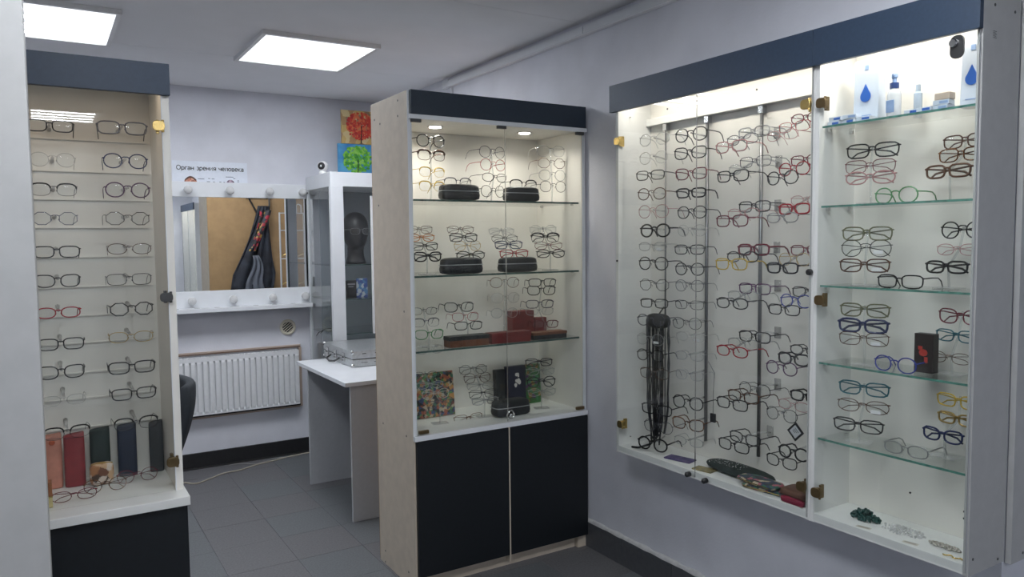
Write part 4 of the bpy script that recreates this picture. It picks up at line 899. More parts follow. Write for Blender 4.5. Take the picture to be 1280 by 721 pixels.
[2.078,1.631,1.854,0.118,-88,"rect","red",1,"open",0,0,"thin-rimmed red rectangular eyeglasses, middle of the topmost trio beside the wall showcase divider","eyeglasses fanned out in threes in the wide wall showcase"],
[2.09,1.595,1.878,0.115,-88,"oval","burg",2,"open",0,0,"burgundy oval eyeglasses, rear of the topmost trio beside the wall showcase divider","eyeglasses fanned out in threes in the wide wall showcase"],
[2.066,1.665,1.693,0.122,-88,"round","black",2,"open",0,0,"black round eyeglasses, front of the second trio beside the wall showcase divider","eyeglasses fanned out in threes in the wide wall showcase"],
[2.078,1.629,1.719,0.119,-88,"round","red",2,"open",0,0,"red round eyeglasses, middle of the second trio beside the wall showcase divider","eyeglasses fanned out in threes in the wide wall showcase"],
[2.09,1.593,1.744,0.116,-88,"rect","burg",2,"open",0,0,"burgundy rectangular eyeglasses, rear of the second trio beside the wall showcase divider","eyeglasses fanned out in threes in the wide wall showcase"],
[2.066,1.664,1.563,0.123,-88,"oval","silver",2,"open",0,0,"silver oval eyeglasses, front of the third trio beside the wall showcase divider","eyeglasses fanned out in threes in the wide wall showcase"],
[2.078,1.627,1.59,0.12,-88,"rect","red",3,"open",0,0,"thick-rimmed red rectangular eyeglasses, middle of the third trio beside the wall showcase divider","eyeglasses fanned out in threes in the wide wall showcase"],
[2.09,1.591,1.617,0.117,-88,"oval","pink",1,"open",0,0,"thin-rimmed pink oval eyeglasses, rear of the third trio beside the wall showcase divider","eyeglasses fanned out in threes in the wide wall showcase"],
[2.066,1.661,1.398,0.123,-88,"rect","black",3,"open",0,0,"thick-rimmed black rectangular eyeglasses, front of the fourth trio beside the wall showcase divider","eyeglasses fanned out in threes in the wide wall showcase"],
[2.078,1.624,1.427,0.12,-88,"round","gold",1,"open",0,0,"thin-rimmed gold round eyeglasses, middle of the fourth trio beside the wall showcase divider","eyeglasses fanned out in threes in the wide wall showcase"],
[2.09,1.588,1.456,0.118,-88,"rect","burg",2,"open",0,0,"burgundy rectangular eyeglasses, rear of the fourth trio beside the wall showcase divider","eyeglasses fanned out in threes in the wide wall showcase"],
[2.066,1.653,1.261,0.123,-88,"rect","black",2,"open",0,0,"black rectangular eyeglasses, front of the fifth trio beside the wall showcase divider","eyeglasses fanned out in threes in the wide wall showcase"],
[2.078,1.616,1.292,0.12,-88,"round","blue",2,"open",0,0,"blue round eyeglasses, middle of the fifth trio beside the wall showcase divider","eyeglasses fanned out in threes in the wide wall showcase"],
[2.09,1.58,1.322,0.117,-88,"rect","black",2,"open",0,0,"black rectangular eyeglasses, rear of the fifth trio beside the wall showcase divider","eyeglasses fanned out in threes in the wide wall showcase"],
[2.066,1.66,1.067,0.123,-88,"round","purple",2,"open",0,0,"purple round eyeglasses, front of the sixth trio beside the wall showcase divider","eyeglasses fanned out in threes in the wide wall showcase"],
[2.078,1.622,1.1,0.12,-88,"cat","black",3,"open",0,0,"thick-rimmed black cat-eye eyeglasses, middle of the sixth trio beside the wall showcase divider","eyeglasses fanned out in threes in the wide wall showcase"],
[2.09,1.586,1.132,0.117,-88,"oval","black",2,"open",0,0,"black oval eyeglasses, rear of the sixth trio beside the wall showcase divider","eyeglasses fanned out in threes in the wide wall showcase"],
[2.066,1.657,0.912,0.122,-88,"round","black",1,"open",0,0,"thin-rimmed black round eyeglasses, front of the seventh trio beside the wall showcase divider","eyeglasses fanned out in threes in the wide wall showcase"],
[2.078,1.62,0.947,0.12,-88,"oval","pink",1,"open",0,0,"thin-rimmed pink oval eyeglasses, middle of the seventh trio beside the wall showcase divider","eyeglasses fanned out in threes in the wide wall showcase"],
[2.09,1.583,0.981,0.117,-88,"rect","black",3,"open",0,0,"thick-rimmed black rectangular eyeglasses, rear of the seventh trio beside the wall showcase divider","eyeglasses fanned out in threes in the wide wall showcase"],
[2.066,1.655,0.753,0.121,-88,"cat","black",2,"open",0,0,"black cat-eye eyeglasses, front of the lowest pair beside the wall showcase divider","eyeglasses fanned out in threes in the wide wall showcase"],
[2.078,1.617,0.79,0.118,-88,"round","black",3,"open",0,0,"thick-rimmed black round eyeglasses, middle of the lowest pair beside the wall showcase divider","eyeglasses fanned out in threes in the wide wall showcase"],
[2.09,1.364,1.751,0.15,-75,"rect","black",2,"fold",0,0,"black rectangular eyeglasses, topmost on left stand, second shelf of narrow wall showcase","eyeglasses on the shelves of the narrow wall showcase"],
[2.09,1.371,1.705,0.142,-73,"rect","burg",1,"fold",0,0,"thin-rimmed burgundy rectangular eyeglasses, second on left stand, second shelf of narrow wall showcase","eyeglasses on the shelves of the narrow wall showcase"],
[2.09,1.37,1.672,0.141,-71,"oval","pink",2,"fold",0,0,"pink oval eyeglasses, lowest on left stand, second shelf of narrow wall showcase","eyeglasses on the shelves of the narrow wall showcase"],
[2.09,1.377,1.507,0.145,-75,"rect","olive",2,"fold",0,0,"olive rectangular eyeglasses, topmost on left stand, third shelf of narrow wall showcase","eyeglasses on the shelves of the narrow wall showcase"],
[2.09,1.379,1.464,0.144,-73,"round","black",1,"fold",0,0,"thin-rimmed black round eyeglasses, second on left stand, third shelf of narrow wall showcase","eyeglasses on the shelves of the narrow wall showcase"],
[2.09,1.383,1.412,0.143,-71,"rect","brown",2,"fold",0,0,"brown rectangular eyeglasses, lowest on left stand, third shelf of narrow wall showcase","eyeglasses on the shelves of the narrow wall showcase"],
[2.09,1.38,1.278,0.144,-75,"rect","olive",2,"fold",0,0,"olive rectangular eyeglasses, topmost on left stand, fourth shelf of narrow wall showcase","eyeglasses on the shelves of the narrow wall showcase"],
[2.09,1.384,1.231,0.145,-73,"rect","navy",3,"fold",0,0,"thick-rimmed navy rectangular eyeglasses, second on left stand, fourth shelf of narrow wall showcase","eyeglasses on the shelves of the narrow wall showcase"],
[2.09,1.381,1.191,0.142,-71,"rect","brown",1,"fold",0,0,"thin-rimmed brown rectangular eyeglasses, lowest on left stand, fourth shelf of narrow wall showcase","eyeglasses on the shelves of the narrow wall showcase"],
[2.09,1.378,1.041,0.147,-75,"rect","teal",2,"fold",0,0,"teal rectangular eyeglasses, topmost on left stand, fifth shelf of narrow wall showcase","eyeglasses on the shelves of the narrow wall showcase"],
[2.09,1.379,0.987,0.15,-73,"oval","brown",1,"fold",0,0,"thin-rimmed brown oval eyeglasses, second on left stand, fifth shelf of narrow wall showcase","eyeglasses on the shelves of the narrow wall showcase"],
[2.09,1.394,0.925,0.145,-71,"rect","black",2,"fold",0,0,"black rectangular eyeglasses, lowest on left stand, fifth shelf of narrow wall showcase","eyeglasses on the shelves of the narrow wall showcase"],
[2.145,1.128,1.755,0.13,-95,"rect","brown",2,"fold",0,0,"brown rectangular eyeglasses, topmost on right stand, second shelf of narrow wall showcase","eyeglasses on the shelves of the narrow wall showcase"],
[2.145,1.138,1.719,0.131,-93,"rect","tort",2,"fold",0,0,"tortoiseshell rectangular eyeglasses, second on right stand, second shelf of narrow wall showcase","eyeglasses on the shelves of the narrow wall showcase"],
[2.145,1.174,1.677,0.128,-91,"rect","brown",3,"fold",0,0,"thick-rimmed brown rectangular eyeglasses, lowest on right stand, second shelf of narrow wall showcase","eyeglasses on the shelves of the narrow wall showcase"],
[2.145,1.128,1.514,0.13,-95,"round","black",2,"fold",0,0,"black round eyeglasses, topmost on right stand, third shelf of narrow wall showcase","eyeglasses on the shelves of the narrow wall showcase"],
[2.145,1.142,1.46,0.12,-93,"oval","pink",1,"fold",0,0,"thin-rimmed pink oval eyeglasses, second on right stand, third shelf of narrow wall showcase","eyeglasses on the shelves of the narrow wall showcase"],
[2.145,1.171,1.411,0.12,-91,"rect","black",3,"fold",0,0,"thick-rimmed black rectangular eyeglasses, lowest on right stand, third shelf of narrow wall showcase","eyeglasses on the shelves of the narrow wall showcase"],
[2.145,1.128,1.275,0.13,-95,"cat","burg",2,"fold",0,0,"burgundy cat-eye eyeglasses, topmost on right stand, fourth shelf of narrow wall showcase","eyeglasses on the shelves of the narrow wall showcase"],
[2.145,1.138,1.221,0.12,-93,"rect","teal",2,"fold",0,0,"teal rectangular eyeglasses, second on right stand, fourth shelf of narrow wall showcase","eyeglasses on the shelves of the narrow wall showcase"],
[2.145,1.156,1.158,0.119,-91,"oval","brown",1,"fold",0,0,"thin-rimmed brown oval eyeglasses, lowest on right stand, fourth shelf of narrow wall showcase","eyeglasses on the shelves of the narrow wall showcase"],
[2.145,1.128,1.039,0.13,-95,"rect","yellow",2,"fold",0,0,"yellow rectangular eyeglasses, topmost on right stand, fifth shelf of narrow wall showcase","eyeglasses on the shelves of the narrow wall showcase"],
[2.145,1.13,0.989,0.114,-93,"rect","gold",3,"fold",0,0,"thick-rimmed gold rectangular eyeglasses, second on right stand, fifth shelf of narrow wall showcase","eyeglasses on the shelves of the narrow wall showcase"],
[2.145,1.17,0.935,0.115,-91,"cat","navy",3,"fold",0,0,"thick-rimmed navy cat-eye eyeglasses, lowest on right stand, fifth shelf of narrow wall showcase","eyeglasses on the shelves of the narrow wall showcase"],
[2.07,1.277,1.615,0.128,-88,"round","green",2,"open",0,0,"green round eyeglasses, on narrow wall showcase second shelf between two stands","eyeglasses on the shelves of the narrow wall showcase"],
[2.07,1.26,1.37,0.135,-88,"rect","black",2,"open",0,0,"black rectangular eyeglasses, on narrow wall showcase third shelf between two stands","eyeglasses on the shelves of the narrow wall showcase"],
[2.07,1.269,1.132,0.126,-88,"round","blue",2,"open",0,0,"blue round eyeglasses, on narrow wall showcase fourth shelf before the dark card box","eyeglasses on the shelves of the narrow wall showcase"],
[2.07,1.232,0.891,0.131,-88,"oval","silver",2,"open",0,0,"silver oval eyeglasses, on narrow wall showcase fifth shelf between two stands","eyeglasses on the shelves of the narrow wall showcase"],
[0,0,0,0.14,0,"rect","silver",1,"head",0,0,"silver eyeglasses worn by the black mannequin head",""]]
STANDS = [
["m1",10,[[1.475,3.05,1.936],[1.478,3.05,1.873],[1.48,3.05,1.8],[1.479,3.05,1.738]]],
["m1",10,[[1.787,3.05,1.903],[1.79,3.05,1.845],[1.798,3.05,1.787],[1.788,3.05,1.724]]],
["m1",-6,[[2.113,3.05,1.924],[2.117,3.05,1.866],[2.121,3.05,1.809],[2.125,3.05,1.755]]],
["m2",-8,[[1.41,3.05,1.548],[1.42,3.05,1.513],[1.435,3.05,1.475],[1.45,3.05,1.429]]],
["m2",-8,[[1.615,3.05,1.548],[1.63,3.05,1.512],[1.65,3.05,1.475],[1.666,3.05,1.431]]],
["m2",-18,[[1.829,3.05,1.54],[1.846,3.05,1.506],[1.868,3.05,1.476],[1.898,3.05,1.434]]],
["m2",-18,[[2.063,3.05,1.547],[2.076,3.05,1.508],[2.095,3.05,1.47],[2.108,3.05,1.431]]],
["m3",-8,[[1.426,3.05,1.19],[1.436,3.05,1.139],[1.451,3.05,1.085],[1.45,3.05,1.017]]],
["m3",-8,[[1.601,3.05,1.198],[1.633,3.05,1.152],[1.649,3.05,1.111]]],
["m3",-18,[[1.843,3.05,1.301],[1.847,3.05,1.229],[1.841,3.05,1.158]]],
["m3",-18,[[2.056,3.05,1.292],[2.051,3.05,1.254],[2.041,3.05,1.189],[2.04,3.05,1.154],[2.072,3.05,1.089]]],
["m4",-8,[[1.428,3.05,0.905],[1.45,3.05,0.859],[1.477,3.05,0.816],[1.5,3.05,0.774]]],
["m4",-8,[[1.67,3.05,0.906],[1.691,3.05,0.866],[1.707,3.05,0.827],[1.719,3.05,0.788],[1.732,3.05,0.753]]],
["m4",-18,[[2.033,3.05,0.905],[2.042,3.05,0.861],[2.046,3.05,0.809],[2.05,3.05,0.758]]],
["cl",-88,[[2.066,1.884,1.817],[2.078,1.845,1.838],[2.09,1.806,1.859]]],
["cl",-88,[[2.066,1.876,1.714],[2.078,1.836,1.736],[2.09,1.798,1.758]]],
["cl",-88,[[2.066,1.878,1.558],[2.078,1.838,1.582],[2.09,1.8,1.605]]],
["cl",-88,[[2.066,1.88,1.406],[2.078,1.84,1.432],[2.09,1.802,1.457]]],
["cl",-88,[[2.066,1.875,1.268],[2.078,1.835,1.295],[2.09,1.796,1.322]]],
["cl",-88,[[2.066,1.873,1.097],[2.078,1.833,1.127],[2.09,1.794,1.155]]],
["cl",-88,[[2.066,1.871,0.909],[2.078,1.831,0.94],[2.09,1.792,0.97]]],
["cl",-88,[[2.066,1.862,0.76],[2.078,1.822,0.793]]],
["cl",-88,[[2.066,1.667,1.83],[2.078,1.631,1.854],[2.09,1.595,1.878]]],
["cl",-88,[[2.066,1.665,1.693],[2.078,1.629,1.719],[2.09,1.593,1.744]]],
["cl",-88,[[2.066,1.664,1.563],[2.078,1.627,1.59],[2.09,1.591,1.617]]],
["cl",-88,[[2.066,1.661,1.398],[2.078,1.624,1.427],[2.09,1.588,1.456]]],
["cl",-88,[[2.066,1.653,1.261],[2.078,1.616,1.292],[2.09,1.58,1.322]]],
["cl",-88,[[2.066,1.66,1.067],[2.078,1.622,1.1],[2.09,1.586,1.132]]],
["cl",-88,[[2.066,1.657,0.912],[2.078,1.62,0.947],[2.09,1.583,0.981]]],
["cl",-88,[[2.066,1.655,0.753],[2.078,1.617,0.79]]],
["b1",-72,[[2.09,1.364,1.751],[2.09,1.371,1.705],[2.09,1.37,1.672]]],
["b2",-72,[[2.09,1.377,1.507],[2.09,1.379,1.464],[2.09,1.383,1.412]]],
["b3",-72,[[2.09,1.38,1.278],[2.09,1.384,1.231],[2.09,1.381,1.191]]],
["b4",-72,[[2.09,1.378,1.041],[2.09,1.379,0.987],[2.09,1.394,0.925]]],
["b1",-92,[[2.145,1.128,1.755],[2.145,1.138,1.719],[2.145,1.174,1.677]]],
["b2",-92,[[2.145,1.128,1.514],[2.145,1.142,1.46],[2.145,1.171,1.411]]],
["b3",-92,[[2.145,1.128,1.275],[2.145,1.138,1.221],[2.145,1.156,1.158]]],
["b4",-92,[[2.145,1.128,1.039],[2.145,1.13,0.989],[2.145,1.17,0.935]]]]
PEGS = [
["left",0,[[0.22,2.535,1.841],[0.225,2.535,1.745],[0.228,2.535,1.66],[0.225,2.535,1.575],[0.226,2.535,1.485],[0.222,2.535,1.394],[0.225,2.535,1.305],[0.22,2.535,1.221],[0.219,2.535,1.129],[0.222,2.535,1.049],[0.225,2.535,0.958]]],
["left",0,[[0.036,2.535,1.835],[0.04,2.535,1.741],[0.039,2.535,1.656],[0.039,2.535,1.574],[0.039,2.535,1.479],[0.038,2.535,1.396],[0.036,2.535,1.305],[0.038,2.535,1.214],[0.036,2.535,1.133],[0.039,2.535,1.051],[0.043,2.535,0.955]]],
["rodA",-76,[[2.078,2.29,1.89],[2.078,2.294,1.819],[2.078,2.313,1.751],[2.078,2.303,1.677],[2.078,2.294,1.607],[2.078,2.284,1.531],[2.078,2.298,1.467],[2.078,2.294,1.4],[2.078,2.289,1.314],[2.078,2.289,1.24],[2.078,2.307,1.171],[2.078,2.312,1.093],[2.078,2.312,1.028],[2.078,2.288,0.956],[2.078,2.274,0.812],[2.078,2.264,0.745],[2.078,2.297,0.666]]],
["rodB",-76,[[2.078,2.089,1.885],[2.078,2.093,1.817],[2.078,2.088,1.739],[2.078,2.088,1.668],[2.078,2.083,1.596],[2.078,2.083,1.528],[2.078,2.095,1.456],[2.078,2.094,1.383],[2.078,2.094,1.32],[2.078,2.094,1.247],[2.078,2.106,1.176],[2.078,2.089,1.126],[2.078,2.093,1.052],[2.078,2.092,0.978],[2.078,2.1,0.872],[2.078,2.099,0.788],[2.078,2.095,0.721]]]]
SHP = {'rect': (.0290, .0185, 3.6), 'round': (.0275, .0245, 2.15), 'oval': (.0288, .0178, 2.4), 'cat': (.0285, .0210, 2.6), 'hex': (.0275, .0222, 2.0), 'brow': (.0288, .0205, 2.9), 'avi': (.0290, .0240, 2.4)}
RAD = {1: .0013, 2: .0022, 3: .0034}
def outline(shape, n=20):
    a, b, e = SHP[shape]; pts = []
    if shape == 'hex':
        for k in range(8):
            t = 2 * math.pi * (k + .5) / 8; pts.append((a * 1.06 * math.cos(t), b * 1.04 * math.sin(t)))
        return pts
    for k in range(n):
        t = 2 * math.pi * k / n; c, s = math.cos(t), math.sin(t)
        r = (abs(c) ** e + abs(s) ** e) ** (-1 / e)
        x, z = a * c * r, b * s * r
        if shape == 'cat' and z > 0 and x > 0: z += .006 * (x / a) ** 2 * (z / b); x += .002 * z / b
        if shape == 'rect': x *= 1 + .05 * z / b
        if shape == 'avi': x += .003 * (-z / b) * -1; z -= .002 * (x / a)
        if shape == 'round' and z > 0: z *= .96
        pts.append((x, z))
    return pts
GM = {}
def curve_y(x): return .006 * (x / .069) ** 2
def front_mesh(shape, color, t):
    key = ('f', shape, color, t)
    if key in GM: return GM[key]
    a, b, _ = SHP[shape]; r = RAD[t]; cx = .0685 - a - r; mb = MB(); ol = outline(shape)
    for s in (-1, 1):
        P = [(s * (cx + x), curve_y(cx + x), z) for x, z in ol]
        if shape == 'brow':
            rr = [r * 2.1 if z > b * .2 else r * .6 for x, z in ol]
        else: rr = [r] * len(P)
        mb.tube(P, rr, 5, True)
        hz = b * .55 if shape != 'round' else b * .35
        ex = cx + (ol[2][0] if shape != 'hex' else a)
        mb.tube([(s * ex, curve_y(ex), hz), (s * .0690, .005, hz), (s * .0695, .010, hz)], max(r, .0014), 5)
    ix = cx - a
    mb.tube([(-ix - .001, 0.0, b * .38), (-ix * .5, -.0015, b * .52), (ix * .5, -.0015, b * .52), (ix + .001, 0.0, b * .38)], max(r, .0011), 5)
    for s in (-1, 1):
        mb.tube([(s * (ix + .0005), .001, b * .05), (s * (ix - .002), .006, -b * .1), (s * (ix - .001), .007, -b * .3)], .0009, 4)
    GM[key] = mb.mesh('frame_front', framemat(color), smooth=True); return GM[key]
def lens_mesh(shape, t, s):
    key = ('l', shape, t, s)
    if key in GM: return GM[key]
    a, b, _ = SHP[shape]; cx = .0685 - a - RAD[t]; ol = outline(shape); n = len(ol); mb = MB()
    k = .97
    mb.v = [(s * (cx + x * k), curve_y(cx + x) + .0003, z * k) for x, z in ol] + [(s * cx, curve_y(cx) - .0018, 0)]
    mb.f = [((i, (i + 1) % n, n) if s < 0 else ((i + 1) % n, i, n)) for i in range(n)]
    GM[key] = mb.mesh('lens', M_LENS, smooth=True); return GM[key]
def temple_mesh(shape, color, t, s, mode):
    key = ('t', shape, color, t, s, mode)
    if key in GM: return GM[key]
    b = SHP[shape][1]; hz = b * .55 if shape != 'round' else b * .35; r = max(RAD[t] * .95, .0012)
    if mode == 'fold':
        yo = .012 if s > 0 else .017
        P = [(s * .0693, .010, hz), (s * .062, yo, hz), (-s * .010, yo + .001, hz - .009), (-s * .042, yo + .002, hz - .015), (-s * .060, yo + .004, -b * .95)]
    elif mode == 'head':
        P = [(s * .0695, .010, hz), (s * .080, .035, hz), (s * .083, .075, hz), (s * .082, .10, hz - .02)]
    else:
        P = [(s * .0695, .010, hz), (s * .0690, .050, hz + .0005), (s * .0675, .088, hz - .001), (s * .066, .106, hz - .010), (s * .064, .122, hz - .032)]
    mb = MB().tube(P, [r, r, r, r * 1.15, r * 1.0], 5, False, .7) if len(P) == 5 else MB().tube(P, r, 5)
    GM[key] = mb.mesh('temple', framemat(color), smooth=True); return GM[key]
def eyeglasses(x, y, z, wd, rz, shape, color, t, mode, tilt, roll, label, group):
    r = bpy.data.objects.new('eyeglasses', None); C.objects.link(r); r.empty_display_size = .02
    r.location = (x, y, z); r.rotation_euler = (math.radians(tilt), math.radians(roll), math.radians(rz))
    s = wd / .139; r.scale = (s, min(s, 1.0), s)
    tag(r, label, 'eyeglasses', group or None)
    for nm, me in (('frame_front', front_mesh(shape, color, t)), ('lens', lens_mesh(shape, t, -1)), ('lens', lens_mesh(shape, t, 1)), ('temple', temple_mesh(shape, color, t, -1, mode)), ('temple', temple_mesh(shape, color, t, 1, mode))):
        o = bpy.data.objects.new(nm, me); C.objects.link(o); o.parent = r
    if label.startswith(STICKER):          # a white price sticker on the right lens
        if 'st' not in GM: GM['st'] = MB().box(.022, .048, -.0035, -.0030, -.016, -.006).mesh('price_sticker', M_WPLAST)
        o = bpy.data.objects.new('price_sticker', GM['st']); C.objects.link(o); o.parent = r
STICKER = ('thin-rimmed black round eyeglasses, second on left stand, third', 'brown rectangular eyeglasses, lowest on left stand, third', 'thin-rimmed brown rectangular eyeglasses, lowest on left stand, fourth',
           'thin-rimmed brown oval eyeglasses, second on left stand, fifth', 'thin-rimmed silver oval eyeglasses, seventh in left', 'thin-rimmed silver round eyeglasses, twelfth in left', 'thin-rimmed clear oval eyeglasses, twelfth in second')
for g in GLASSES:
    if g[8] == 'head': g[0:4] = [1.848, 4.923, 1.568, .155]
    eyeglasses(*g)
for e in (eyeglasses,):
    e(1.655, 4.92, .905, .135, 60, 'round', 'black', 2, 'open', 0, 0, 'black round eyeglasses on the lowest visible shelf of the white showcase', None)

SZ = {'m1': 1.675, 'm2': 1.351, 'm3': 1.030, 'm4': .675, 'b1': 1.594, 'b2': 1.350, 'b3': 1.110, 'b4': .871}
SN = {'m1': 'top glass shelf of middle showcase', 'm2': 'second glass shelf of middle showcase', 'm3': 'third glass shelf of middle showcase', 'm4': 'floor of middle showcase',
      'b1': 'second shelf of narrow wall showcase', 'b2': 'third shelf of narrow wall showcase', 'b3': 'fourth shelf of narrow wall showcase', 'b4': 'fifth shelf of narrow wall showcase'}
cnt = {}
POS4 = {4: ['leftmost', 'second', 'third', 'rightmost'], 3: ['leftmost', 'middle', 'rightmost'], 2: ['left', 'right']}
tot = {}
for tg, rz, pts in STANDS: tot[tg] = tot.get(tg, 0) + 1
for tg, rz, pts in STANDS:
    R = Matrix.Rotation(math.radians(rz), 4, 'Z'); back = R @ Vector((0, 1, 0))
    P = [Vector(p) for p in pts]
    if tg == 'cl':
        # curved clear arm on the back panel carrying a fan of three
        q = [p + back * .009 + Vector((0, 0, .006)) for p in P]
        last = q[-1]; rear = Vector((2.2165, last.y, last.z - .004))
        mb = MB().tube(q + [last * .5 + rear * .5 + Vector((0, 0, .008)), rear], .0032, 6)
        for k in q: mb.ball(tuple(k), .006, 8, 5)
        mb.box(2.212, 2.218, last.y - .012, last.y + .012, last.z - .02, last.z + .02)
        mb.build('nose_arm', M_PEG, WA, smooth=True)
        continue
    i = cnt.get(tg, 0); cnt[tg] = i + 1
    z0 = SZ[tg]; top, low = P[0], P[-1]
    off = .012
    base = Vector((low.x, low.y, z0)) + back * .018
    label = 'clear acrylic eyeglasses stand, %s on %s' % (POS4[tot[tg]][i], SN[tg])
    t = thing('eyeglasses_stand', tuple(base), label, 'display stand', 'clear acrylic eyeglasses stands')
    M = Matrix.Translation(base) @ R
    mb = MB(); mb.box(-.036, .036, -.022, .022, 0, .004, M)
    mb.build('base', M_PEG, t, bevel=.001)
    ch = [base + Vector((0, 0, .003))] + [p + back * off for p in reversed(P)]
    ch[-1] = ch[-1] + Vector((0, 0, .014))
    MB().tube(ch, .0035, 6).build('stem', M_CLEAR, t, smooth=True)
    for p in P:
        MB().tube([tuple(p + back * off + Vector((0, 0, .004))), tuple(p + back * .004 + Vector((0, 0, .006)))], [.0045, .0035], 6).build('nose_rest', M_PEG, t, smooth=True)
for tg, rz, pts in PEGS:
    R = Matrix.Rotation(math.radians(rz), 4, 'Z'); back = R @ Vector((0, 1, 0))
    for p in pts:
        p = Vector(p); a = p + back * .003 + Vector((0, 0, .006))
        if tg == 'left':
            MB().tube([tuple(a), (p.x, 2.64, p.z + .008), (p.x, 2.685, p.z + .008)], [.004, .0045, .007], 6).build('nose_peg', M_PEG, LC, smooth=True)
        else:
            ry = 2.352 if tg == 'rodA' else 2.122
            MB().tube([tuple(a), tuple(p + back * .05 + Vector((0, 0, .004))), (2.199, ry, p.z + .004)], [.0035, .003, .004], 6).build('nose_peg', M_PEG, WA, smooth=True)
for p in PEGS[0][2] :
    bx('ledge_rail', M_INNER, LC, -.52, .30, 2.679, 2.685, p[2] - .026, p[2] - .022)

# ------------------------------------------------------------------ cases and small things in the left showcase
def sleeve(x0, x1, y, z1, m, label, cat='eyeglasses case', z0=.7745, rz=0, lean=0, name='eyeglasses_case', d=.028):
    cx = (x0 + x1) / 2; h = z1 - z0; wd = (x1 - x0) / 2
    t = thing(name, (cx, y, z0), label, cat, 'hard eyeglasses cases in the left showcase')
    M = Matrix.Translation((cx, y, z0)) @ Matrix.Rotation(math.radians(rz), 4, 'Z') @ Matrix.Rotation(math.radians(lean), 4, 'X')
    mb = MB(); n = 24
    for i, (hh, k) in enumerate(((0, .96), (.004, 1), (h * .5, 1.0), (h - .006, 1.0), (h - .001, .96), (h - .004, .80))):
        for j in range(n):
            a = 2 * math.pi * j / n; f = lambda v, p: math.copysign(abs(v) ** p, v)
            mb.v.append(tuple(M @ Vector((wd * k * f(math.cos(a), .55), d / 2 * k * f(math.sin(a), .7), hh + (.004 * math.cos(a) if i > 2 else 0)))))
    for i in range(5):
        for j in range(n): mb.f.append((i * n + j, i * n + (j + 1) % n, (i + 1) * n + (j + 1) % n, (i + 1) * n + j))
    mb.f.append(tuple(reversed(range(n)))); mb.f.append(tuple(5 * n + j for j in range(n)))
    mb.build('case_shell', m, t, smooth=True)
    MB().box(-wd * .9, wd * .9, -d * .5 - .0006, -d * .5 + .002, h * .93, h * .935, M).build('lid_seam', mat('seam_dark', (.02, .02, .02), .7), t)
    return t, M
leather = lambda n, c: mat(n, c, .55, noise=.12, scale=40, bump=.25, bscale=250)
t, M = sleeve(-.038, .029, 2.625, .936, leather('salmon_leather', (.58, .24, .17)), 'salmon pink upright eyeglasses case with round snap, leftmost in left showcase')
MB().lathe([(.008, 2.606), (.006, 2.603)], (.004, 0, .915), 14, 'y').build('snap_button', mat('orange_snap', (.45, .10, .04), .4), t)
sleeve(.033, .088, 2.615, .934, leather('red_leather', (.26, .03, .035)), 'dark red upright eyeglasses case beside the salmon case', rz=3)
sleeve(.102, .157, 2.632, .937, leather('green_black_leather', (.014, .028, .026)), 'dark green upright eyeglasses case behind the patterned pouch', rz=-3)
sleeve(.178, .232, 2.645, .937, leather('navy_leather', (.014, .024, .055)), 'navy blue upright eyeglasses case between the green and grey cases', rz=4)
sleeve(.268, .319 - .01, 2.645, .936, leather('charcoal_leather', (.032, .037, .042)), 'charcoal grey upright eyeglasses case nearest the left showcase hinge', rz=-6, lean=2)
PU = thing('patterned_pouch', (.128, 2.58, .774), 'small brown and white patterned pouch before the dark green case', 'pouch')
pillow(.096, .162, 2.568, 2.600, .774, .842, .45, 20, 10).build('pouch_body', patches('brown_flowers', [(.62, .52, .44), (.16, .06, .03), (.35, .15, .06), (.06, .03, .02), (.55, .35, .2)], 48), PU, smooth=True)
MB().tube([(.10, 2.578, .838), (.128, 2.574, .843), (.158, 2.578, .838)], .0022, 5).build('zip', M_GOLD, PU)
GB = thing('perfume_box', (-.03, 2.45, .774), 'small cream and gold box with brown lid at the partition edge', 'box')
bx('body', mat('cream_gold', (.62, .52, .25), .35, .2), GB, -.045, -.001, 2.43, 2.46, .774, .802, bevel=.001)
bx('lid', mat('brown_lid', (.30, .11, .04), .4), GB, -.045, -.001, 2.43, 2.46, .806, .845, bevel=.001)
bx('gold_band', M_GOLD, GB, -.0455, -.0005, 2.4295, 2.4605, .802, .806)

# ------------------------------------------------------------------ cases and boxes in the middle showcase
def hardcase(x0, x1, y0, y1, z0, z1, label, m=None, group='black hard eyeglasses cases in the middle showcase'):
    t = thing('eyeglasses_case', ((x0 + x1) / 2, (y0 + y1) / 2, z0), label, 'eyeglasses case', group)
    m = m or mat('black_hardcase', (.012, .014, .017), .5, noise=.1, scale=80, bump=.2, bscale=300)
    h = z1 - z0
    pillow(x0, x1, y0, y1, z0, z0 + h * .62, .42, 32, 8).build('lower_shell', m, t, smooth=True)
    pillow(x0 + .002, x1 - .002, y0 + .001, y1 - .001, z0 + h * .30, z1, .5, 32, 10).build('upper_shell', m, t, smooth=True)
    mb = MB(); f = lambda v, p: math.copysign(abs(v) ** p, v)
    P = [((x0 + x1) / 2 + (x1 - x0) / 2 * .995 * f(math.cos(a), .42), (y0 + y1) / 2 + (y1 - y0) / 2 * 1.0 * f(math.sin(a), .42), z0 + h * .56) for a in [2 * math.pi * k / 40 for k in range(40)]]
    mb.tube(P, .0022, 5, True).build('piping', mat('grey_piping', (.38, .39, .40), .4), t, smooth=True)
    return t
hardcase(1.478, 1.668, 2.948, 3.015, 1.675, 1.745, 'black hard eyeglasses case, left one on middle showcase top shelf')
hardcase(1.805, 1.985, 2.948, 3.015, 1.675, 1.742, 'black hard eyeglasses case, right one on middle showcase top shelf')
hardcase(1.478, 1.680, 2.950, 3.018, 1.351, 1.425, 'black hard eyeglasses case, left one on middle showcase second shelf')
hardcase(1.775, 1.972, 2.950, 3.018, 1.351, 1.421, 'black hard eyeglasses case, right one on middle showcase second shelf')
